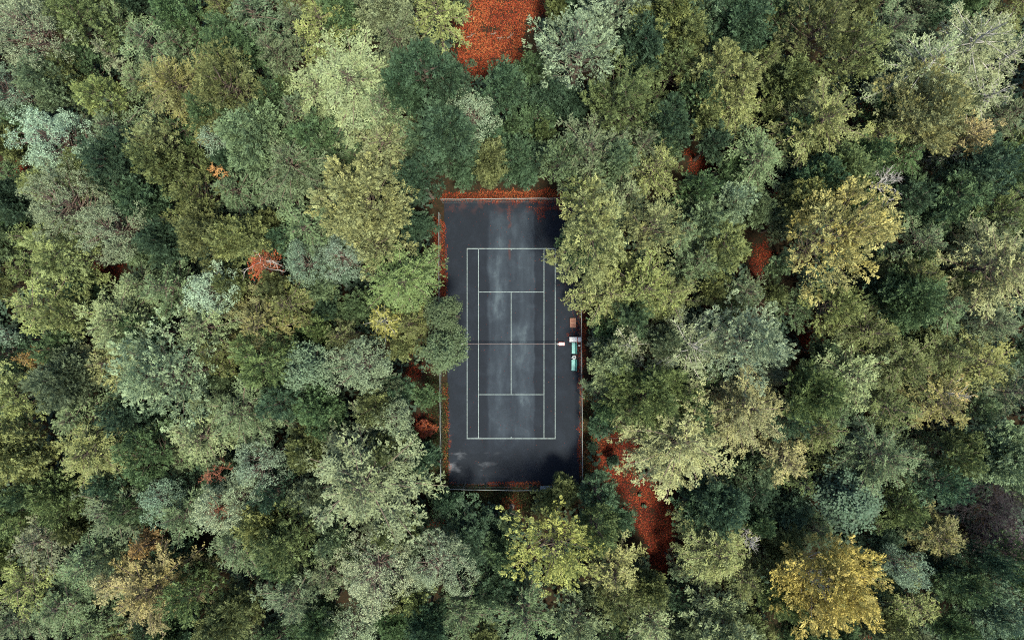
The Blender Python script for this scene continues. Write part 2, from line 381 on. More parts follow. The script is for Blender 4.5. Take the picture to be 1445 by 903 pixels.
# the matted drift in the top right corner of the court
dr = [(741, 284), (794, 284), (794, 300), (783, 312), (776, 310), (768, 308), (757, 312), (752, 300), (744, 294)]
litter(dr, 130, .40, spread=.2, z0=CZ+.005, size=(.06, .13), ragged=.4, cut=(1.1, .47, (1.0, 1.7)))
litter(dr, 24, .36, z0=CZ+.005, size=(.05, .11))
litter([(713, 284), (723, 284), (720.5, 312), (716, 312)], 60, .42, z0=CZ+.004, size=(.05, .10), ragged=.35)
litter([(630, 285), (800, 285), (800, 330), (630, 330)], 1.6, .45, z0=CZ+.004, size=(.04, .10))
litter([(630, 330), (817, 330), (817, 682), (630, 682)], .9, .55, z0=CZ+.004, size=(.04, .09))
litter([(784, 350), (817, 350), (817, 480), (784, 480)], 2.6, .5, z0=CZ+.004, size=(.04, .10))
LIT.build('fallen_leaves', M_LITTER, 5, kind='stuff', label='drifts of red and orange fallen leaves around the court')

GR = []; GT = []; rg = rnd(31)
def grass(poly_px, dens, h=(.12, .35), base=.3):
    poly = [px(*p) for p in poly_px]; P_ = np.array(poly); lo = P_.min(0); hi = P_.max(0)
    n = int(dens*np.prod(hi-lo)); p = rg.uniform(lo, hi, (n, 2)); p = p[in_poly(p + rg.normal(size=p.shape)*.12, poly)]; n = len(p)
    H_ = rg.uniform(*h, n); a = rg.uniform(0, 6.283, n); lean = rg.normal(size=(n, 2))*.35*H_[:, None]
    wv = np.stack([np.cos(a), np.sin(a), 0*a], 1)*.04
    b0 = np.column_stack([p, np.full(n, .0)]); tp = np.column_stack([p+lean, H_])
    GR.append(np.stack([b0-wv, b0+wv, tp+wv*.4, tp-wv*.4], 1).reshape(-1, 3)); GT.append(np.clip(base+(vnoise(p, .6, 8)-.5)*.8+rg.normal(size=n)*.15, 0, 1))
grass([(623, 540), (633.5, 540), (633.5, 690), (623, 690)], 130, base=.45)
grass([(623, 683.5), (795, 684.5), (795, 692), (623, 692)], 190, base=.30)
grass([(600, 530), (624, 530), (624, 705), (600, 705)], 150, base=.15)
grass([(606, 691), (810, 691), (810, 722), (606, 722)], 170, base=.3)
grass([(818, 540), (840, 540), (840, 690), (818, 690)], 110, base=.5)
V = np.vstack(GR)
obj('grass', mesh_np('grass', V, np.arange(len(V)).reshape(-1, 4), [M_GRASS], np.concatenate(GT)), kind='stuff', label='rough grass along the court fence')

# ------------------------------------------------------------------ undergrowth: low brambles and saplings that close the forest floor
def undergrowth():
    r = rnd(404); n = 4600
    p = np.column_stack([r.uniform(-72, 72, n), r.uniform(-48, 48, n)])
    rad = r.uniform(.6, 1.7, n)
    keep = np.ones(n, bool)
    polys = [[px(*q) for q in P_] for P_ in OPEN_PX]
    for k in range(9):
        off = np.column_stack([np.cos(k*.785)*rad*1.0, np.sin(k*.785)*rad*1.0]) if k < 8 else 0
        for P_ in polys: keep &= ~in_poly(p+off, P_)
        x0, y0 = px(617, 698); x1, y1 = px(825, 266); q = p+off
        keep &= ~((q[:, 0] > x0) & (q[:, 0] < x1) & (q[:, 1] > y0) & (q[:, 1] < y1))
    # a few brambles on the red path
    p = p[keep]; rad = rad[keep]
    ex = [(866, 655, .85), (904, 696, .35), (908, 711, .35), (846, 606, 1.1), (838, 645, .9), (884, 648, .3), (851, 672, .5), (650, 712, 1.2), (690, 718, 1.0), (760, 712, 1.0), (620, 702, .8), (596, 640, 1.0), (700, 88, .25), (683, 95, .3)]
    p = np.vstack([p, [px(a, b_) for a, b_, _ in ex]]); rad = np.concatenate([rad, [c for *_, c in ex]])
    m = (rad**2*26).astype(int); c = np.repeat(np.column_stack([p, rad*.55]), m, 0); R_ = np.repeat(rad, m)
    d = norm(r.normal(size=(len(c), 3))); d[:, 2] = np.abs(d[:, 2])*1.0; bump = .75 + .5*vnoise(c[:, :2]*3 + d[:, :2]*2.2, 1.0, 6)
    pos = c + d*(R_*bump*r.uniform(.75, 1.05, len(c)))[:, None]*np.array([1, 1, 1.5])
    nm = norm(d*.7 + np.array([0, 0, .7]) + r.normal(size=d.shape)*.4); ax = np.cross(nm, r.normal(size=d.shape))
    V, F = leaf_quads(pos, ax, nm, r.uniform(.42, .75, len(c)), r.uniform(.26, .48, len(c)))
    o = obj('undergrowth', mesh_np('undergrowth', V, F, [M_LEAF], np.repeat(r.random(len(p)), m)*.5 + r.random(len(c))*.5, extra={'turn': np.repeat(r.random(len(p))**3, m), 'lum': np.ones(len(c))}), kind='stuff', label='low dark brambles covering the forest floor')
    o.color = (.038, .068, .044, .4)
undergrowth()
# ------------------------------------------------------------------ net, fences, benches and the small things on the court
M_STEEL = plain('galvanised_steel', (.16, .19, .185), .5, .3, .15, 4, (.16, .10, .07), .4)
M_WIRE = plain('fence_wire', (.20, .25, .24), .5, .5, .1, 6)
M_NETC = plain('net_cord', (.025, .028, .03), .9, 0, .2, 20)
M_TAPE = plain('net_tape', (.09, .075, .075), .8, 0, .2, 3, (.18, .08, .06), .7)
M_WHITE = plain('white_paint', (.50, .52, .53), .5, 0, .08, 7, (.35, .33, .30), .35)
M_RED = plain('red_paint', (.33, .05, .035), .5, 0, .2, 8)
M_TEAL = plain('teal_paint', (.10, .30, .28), .5, 0, .14, 6, (.06, .14, .12), .4)
M_TEAL2 = plain('teal_paint_dark', (.055, .23, .20), .5, 0, .14, 6, (.04, .12, .10), .4)
M_WOOD = plain('weathered_wood', (.16, .065, .04), .75, 0, .3, 9, (.10, .05, .03), .5)
M_WOOD2 = plain('bleached_wood', (.24, .13, .085), .75, 0, .25, 9, (.15, .08, .05), .4)
M_DARK = plain('dark_rubber', (.02, .02, .022), .8)
M_GREY = plain('grey_plastic', (.20, .24, .25), .55, 0, .15, 8, (.12, .12, .11), .4)

# ---- net
nx0, ny = px(652.5, 485); nx1, _ = px(787.3, 485)
net = obj('tennis_net', None, loc=((nx0+nx1)/2, ny, CZ), label='dark tennis net with pale tape stretched across the court', cat='tennis net')
HW = (nx1-nx0)/2
def sag(x): return .915 + .155*(abs(x)/HW)**1.6
mb = MB(); xs = np.linspace(-HW+.06, HW-.06, 40)
mb2 = MB()
for i in range(39):
    a, b_ = xs[i], xs[i+1]
    mb2.box(((a+b_)/2, 0, (sag(a)+sag(b_))/2), (b_-a+.002, .045, .06), 0)
obj('tape', mb2.mesh('net_tape', M_TAPE), net)
nv = []; nf = []
for x in np.arange(-HW+.08, HW-.06, .10):
    b = len(nv); d = .35*.12*math.sin(x*1.3); nv += [(x-.006, -.01, sag(x)-.03), (x+.006, -.01, sag(x)-.03), (x+.006, -.10+d, .03), (x-.006, -.10+d, .03)]; nf.append((b, b+1, b+2, b+3))
for k in range(9):
    f0 = k/9
    for i in range(39):
        a, c = xs[i], xs[i+1]; b = len(nv); z0 = .03+(sag(a)-.06)*f0; z1 = .03+(sag(c)-.06)*f0; y = -.10*(1-f0)
        nv += [(a, y, z0), (c, y, z1), (c, y, z1+.012), (a, y, z0+.012)]; nf.append((b, b+1, b+2, b+3))
me = bpy.data.meshes.new('net_mesh'); me.from_pydata(nv, [], nf); me.materials.append(M_NETC); me.update()
obj('netting', me, net)
obj('centre_strap', MB().box((px(LX[2], 0)[0]-(nx0+nx1)/2, 0, .475), (.06, .075, .95)).mesh('strap', M_WHITE), net)
for sgn in (-1, 1):
    p = obj('post', MB().tube([(0, 0, 0), (0, 0, 1.1)], .05, 10).tube([(0, 0, 1.1), (0, 0, 1.13)], [.062, .045], 10).mesh('net_post', M_WHITE), net, (sgn*HW, 0, 0))
    obj('base_plate', MB().box((0, 0, .01), (.24, .24, .02)).mesh('net_base', M_STEEL), p)

# ---- chain-link fences
def fence(name_label, A_, B_, h=3.0, gap=2.9, rail=.036, z0=0.0, low=False):
    a = np.array(A_); b = np.array(B_); d = b-a; Ln = np.linalg.norm(d); rz = math.atan2(d[1], d[0])
    f = obj('chain_link_fence', None, loc=(a[0], a[1], z0), rotz=rz, label=name_label, cat='fence', group='chain-link fences around the court')
    n = max(1, round(Ln/gap)); rs = random.Random(int(Ln*100))
    pm = MB().tube([(0, 0, 0), (0, 0, h+.06)], .038, 8).tube([(0, 0, h+.06), (0, 0, h+.10)], [.048, .015], 8).mesh('fence_post', M_STEEL)
    for i in range(n+1): obj('post', pm, f, (Ln*i/n, 0, 0))
    k = 14; pts = [(Ln*i/k, rs.uniform(-.03, .03), h+rs.uniform(-.015, .015)) for i in range(k+1)]
    obj('top_rail', MB().tube(pts, rail, 8).mesh('top_rail', M_STEEL), f)
    obj('tension_wire', MB().tube([(0, .045, .06), (Ln, .045, .06)], .006, 4).tube([(0, .045, h*.5), (Ln, .045, h*.5)], .006, 4).mesh('tension_wire', M_WIRE), f)
    v = []; q = []; stp = .16; wv = .005
    for i in range(-int(h/stp)-1, int(Ln/stp)+1):
        for sg in (1, -1):
            x0, x1 = i*stp, i*stp+h; zz = (0.05, h-.04)
            u0, u1 = max(0, x0), min(Ln, x1)
            if u1-u0 < .05: continue
            t0, t1 = (u0-x0)/h, (u1-x0)/h
            if sg < 0: t0, t1 = 1-t0, 1-t1
            za = zz[0]+(zz[1]-zz[0])*t0; zb = zz[0]+(zz[1]-zz[0])*t1; b_ = len(v)
            v += [(u0, .05+sg*.004, za-wv), (u1, .05+sg*.004, zb-wv), (u1, .05+sg*.004, zb+wv), (u0, .05+sg*.004, za+wv)]; q.append((b_, b_+1, b_+2, b_+3))
    me = bpy.data.meshes.new('wire_mesh'); me.from_pydata(v, [], q); me.materials.append(M_WIRE); me.update()
    o = obj('wire_mesh', me, f); o['kind'] = 'stuff'
FH = 3.0
fence('chain-link fence along the top end of the court', px(622, 281.5, FH), px(800, 279.5, FH), rail=.040)
fence('chain-link fence along the lower left side of the court', px(621.5, 690.3, FH), px(620.5, 520, FH))
fence('chain-link fence along the upper left side, buried in red leaves', px(619.5, 430, FH), px(619, 300, FH), rail=.040)
fence('chain-link fence along the bottom end of the court', px(621.5, 690.3, FH), px(812, 693, FH))
fence('chain-link fence along the right side behind the teal benches', px(822.5, 690, FH), px(820.0, 400, FH), rail=.040)

# ---- teal benches: seat slats along the length, sloping back towards the fence
def bench(cx, cyy, label):
    x, y = px(cx, cyy, .45)
    t = obj('park_bench', None, loc=(x, y, CZ), label=label, cat='bench', group='teal benches beside the net')
    Ln = 1.36
    sm = MB().box((0, 0, 0), (.088, Ln, .035), bev=.008).mesh('bench_slat', M_TEAL); bm_ = MB().box((0, 0, 0), (.085, Ln, .028), bev=.006).mesh('bench_back_slat', M_TEAL2)
    for i in range(4): obj('seat_slat', sm, t, (-.27+i*.105, 0, .45))
    for i in range(3):
        o = obj('back_slat', bm_, t, (.165+i*.05, 0, .53+i*.13)); o.rotation_euler = (0, math.radians(-66), 0)
    for yy in (-Ln/2+.18, Ln/2-.18):
        obj('leg', MB().tube([(-.25, yy, 0), (-.25, yy, .43)], .022, 6).mesh('bench_leg', M_DARK), t)
        obj('leg', MB().tube([(.14, yy, 0), (.14, yy, .46), (.29, yy, .86)], .022, 6).mesh('bench_leg', M_DARK), t)
        obj('seat_bearer', MB().box((-.06, yy, .415), (.44, .04, .03)).mesh('bench_bearer', M_DARK), t)
bench(810.5, 491.3, 'teal slatted bench next to the white bench, nearer the net')
bench(810.2, 515.2, 'teal slatted bench below the round white bin')

# ---- round bin between the benches
x, y = px(810, 504.2, .6)
t = obj('litter_bin', None, loc=(x, y, CZ), label='round pale litter bin between the two teal benches', cat='bin')
obj('body', MB().lathe([(.0, .01), (.19, .01), (.235, .62), (.245, .64), (.245, .66), (.225, .66), (.21, .60)], 20).mesh('bin_body', M_WHITE, True), t)
obj('lid', MB().lathe([(.225, .655), (.19, .70), (.10, .715)], 20).mesh('bin_lid', M_GREY, True), t)
obj('opening', MB().lathe([(.10, .712), (.09, .64), (0, .64)], 14).mesh('bin_opening', M_DARK), t)

# ---- white two-part bench, end-on to the fence
x, y = px(811.8, 479, .5)
t = obj('white_bench', None, loc=(x, y, CZ), label='white two-part bench standing end-on to the right fence', cat='bench')
for i in range(5): obj('slat', MB().box((-.245, -.24+i*.12, .46), (.96, .112, .035), bev=.008).mesh('white_slat', M_WHITE), t)
for i in range(2): obj('end_board', MB().box((.52, -.145+i*.29, .52), (.40, .282, .04), bev=.008).mesh('white_end', M_WHITE), t)
obj('cross_beam', MB().box((.275, 0, .44), (.07, .60, .05)).mesh('cross_beam', M_RED), t)
obj('side_rail', MB().box((.0, -.22, .42), (1.35, .04, .04)).box((.0, .22, .42), (1.35, .04, .04)).mesh('side_rail', M_STEEL), t)
for xx in (-.62, .62):
    for yy in (-.24, .24): obj('leg', MB().tube([(xx, yy, 0), (xx, yy, .43)], .024, 6).mesh('white_leg', M_WHITE), t)

# ---- slatted wooden crate
x, y = px(808.3, 455.6, .35)
t = obj('wooden_crate', None, loc=(x, y, CZ), label='brown slatted wooden crate beside the right fence', cat='crate')
for sx_ in (-1, 1): obj('side_board', MB().box((sx_*.335, 0, .19), (.05, 1.16, .38), bev=.008).mesh('crate_side', M_WOOD2), t)
for sy_ in (-1, 1): obj('end_board', MB().box((0, sy_*.555, .19), (.62, .05, .375), bev=.008).mesh('crate_end', M_WOOD2), t)
for i in range(6): obj('plank', MB().box((-.255+i*.102, 0, .33 - (.02 if i in (2, 3) else 0)), (.092, 1.05, .025), bev=.006).mesh('crate_plank', M_WOOD), t)
obj('batten', MB().box((0, 0, .352), (.60, .07, .018)).mesh('crate_batten', M_WOOD2), t)

# ---- low red and white umpire stool by the right net post
x, y = px(792.2, 485.2, .5)
t = obj('umpire_stool', None, loc=(x, y, CZ), label='small white-topped stool with red frame at the right net post', cat='stool')
obj('seat', MB().box((-.12, 0, .50), (.30, .30, .03), bev=.008).mesh('stool_seat', M_WHITE), t)
obj('tray', MB().box((.24, 0, .56), (.22, .34, .03), bev=.008).mesh('stool_tray', M_WHITE), t)
obj('frame', MB().box((.03, .19, .47), (.70, .035, .035)).box((.03, -.19, .47), (.70, .035, .035)).box((-.31, 0, .47), (.035, .36, .034)).box((.37, 0, .47), (.035, .36, .034)).mesh('stool_frame', M_RED), t)
for xx in (-.30, .36):
    for yy in (-.185, .185): obj('leg', MB().tube([(xx, yy, 0), (xx, yy, .46)], .018, 6).mesh('stool_leg', M_RED), t)

# ---- small white bottle-like canister by the fence, grey slatted bench at the lower fence, stump
x, y = px(817.2, 487.5, .3)
t = obj('white_canister', None, loc=(x, y, CZ), label='small white canister at the fence behind the upper teal bench', cat='canister')
obj('body', MB().lathe([(0, 0), (.13, 0), (.14, .05), (.14, .28), (.07, .34), (.05, .36)], 14).mesh('can_body', M_WHITE, True), t)
obj('cap', MB().lathe([(.055, .35), (.055, .40), (0, .405)], 10).mesh('can_cap', M_GREY), t)

x, y = px(770.3, 688.0, .45)
t = obj('metal_bench', None, loc=(x, y, .02), label='grey metal slatted bench at the bottom fence', cat='bench')
for i in range(4): obj('slat', MB().box((0, -.17+i*.113, .45), (1.38, .098, .03), bev=.008).mesh('grey_slat', M_GREY), t)
for xx in (-.52, .52):
    obj('leg', MB().tube([(xx, -.17, 0), (xx, -.17, .43), (xx, .17, .43), (xx, .17, 0)], .022, 6).mesh('grey_leg', M_STEEL), t)

x, y = px(722.4, 714)
t = obj('tree_stump', None, loc=(x, y, 0), label='dark round stump in the orange leaf patch below the court', cat='stump')
obj('wood', MB().lathe([(.42, 0), (.33, .12), (.28, .38), (.26, .40), (.12, .37), (0, .36)], 14).mesh('stump_wood', BARK['brown'], True), t)
obj('root_flare', MB().tube([(.2, 0, .12), (.5, .1, .02)], [.09, .03], 6).tube([(-.2, .1, .12), (-.45, .3, .02)], [.09, .03], 6).tube([(-.05, -.2, .12), (-.1, -.5, .02)], [.09, .03], 6).mesh('stump_roots', BARK['brown']), t)

# ---- fallen branches on the red clearing
rb = random.Random(8)
for i, (bx, by, ln, a) in enumerate(((664.5, 51, 1.2, .35), (720, 51, 1.1, .75), (697, 48, .8, .2), (706, 54.5, .9, .1))):
    x, y = px(bx, by); pts = [(ln*(k/4-.5), rb.uniform(-.08, .08), .06+rb.uniform(0, .06)) for k in range(5)]
    m = MB().tube(pts, [.07, .065, .05, .04, .02], 6); m.tube([pts[2], (pts[2][0]+.25, .32, .14)], [.035, .012], 5); m.tube([pts[1], (pts[1][0]+.2, -.28, .10)], [.03, .01], 5)
    obj('fallen_branch', m.mesh('fallen_branch', BARK['brown']), loc=(x, y, .04), rotz=a, cat='branch', group='fallen branches on the red clearing',
        label=['stubby dark fallen branch at the left rim of the red clearing', 'forked dark fallen branch nearest the pale mint-grey tree', 'upper of two thin dark branches in the middle of the red clearing', 'lower of two thin dark branches in the middle of the red clearing'][i])
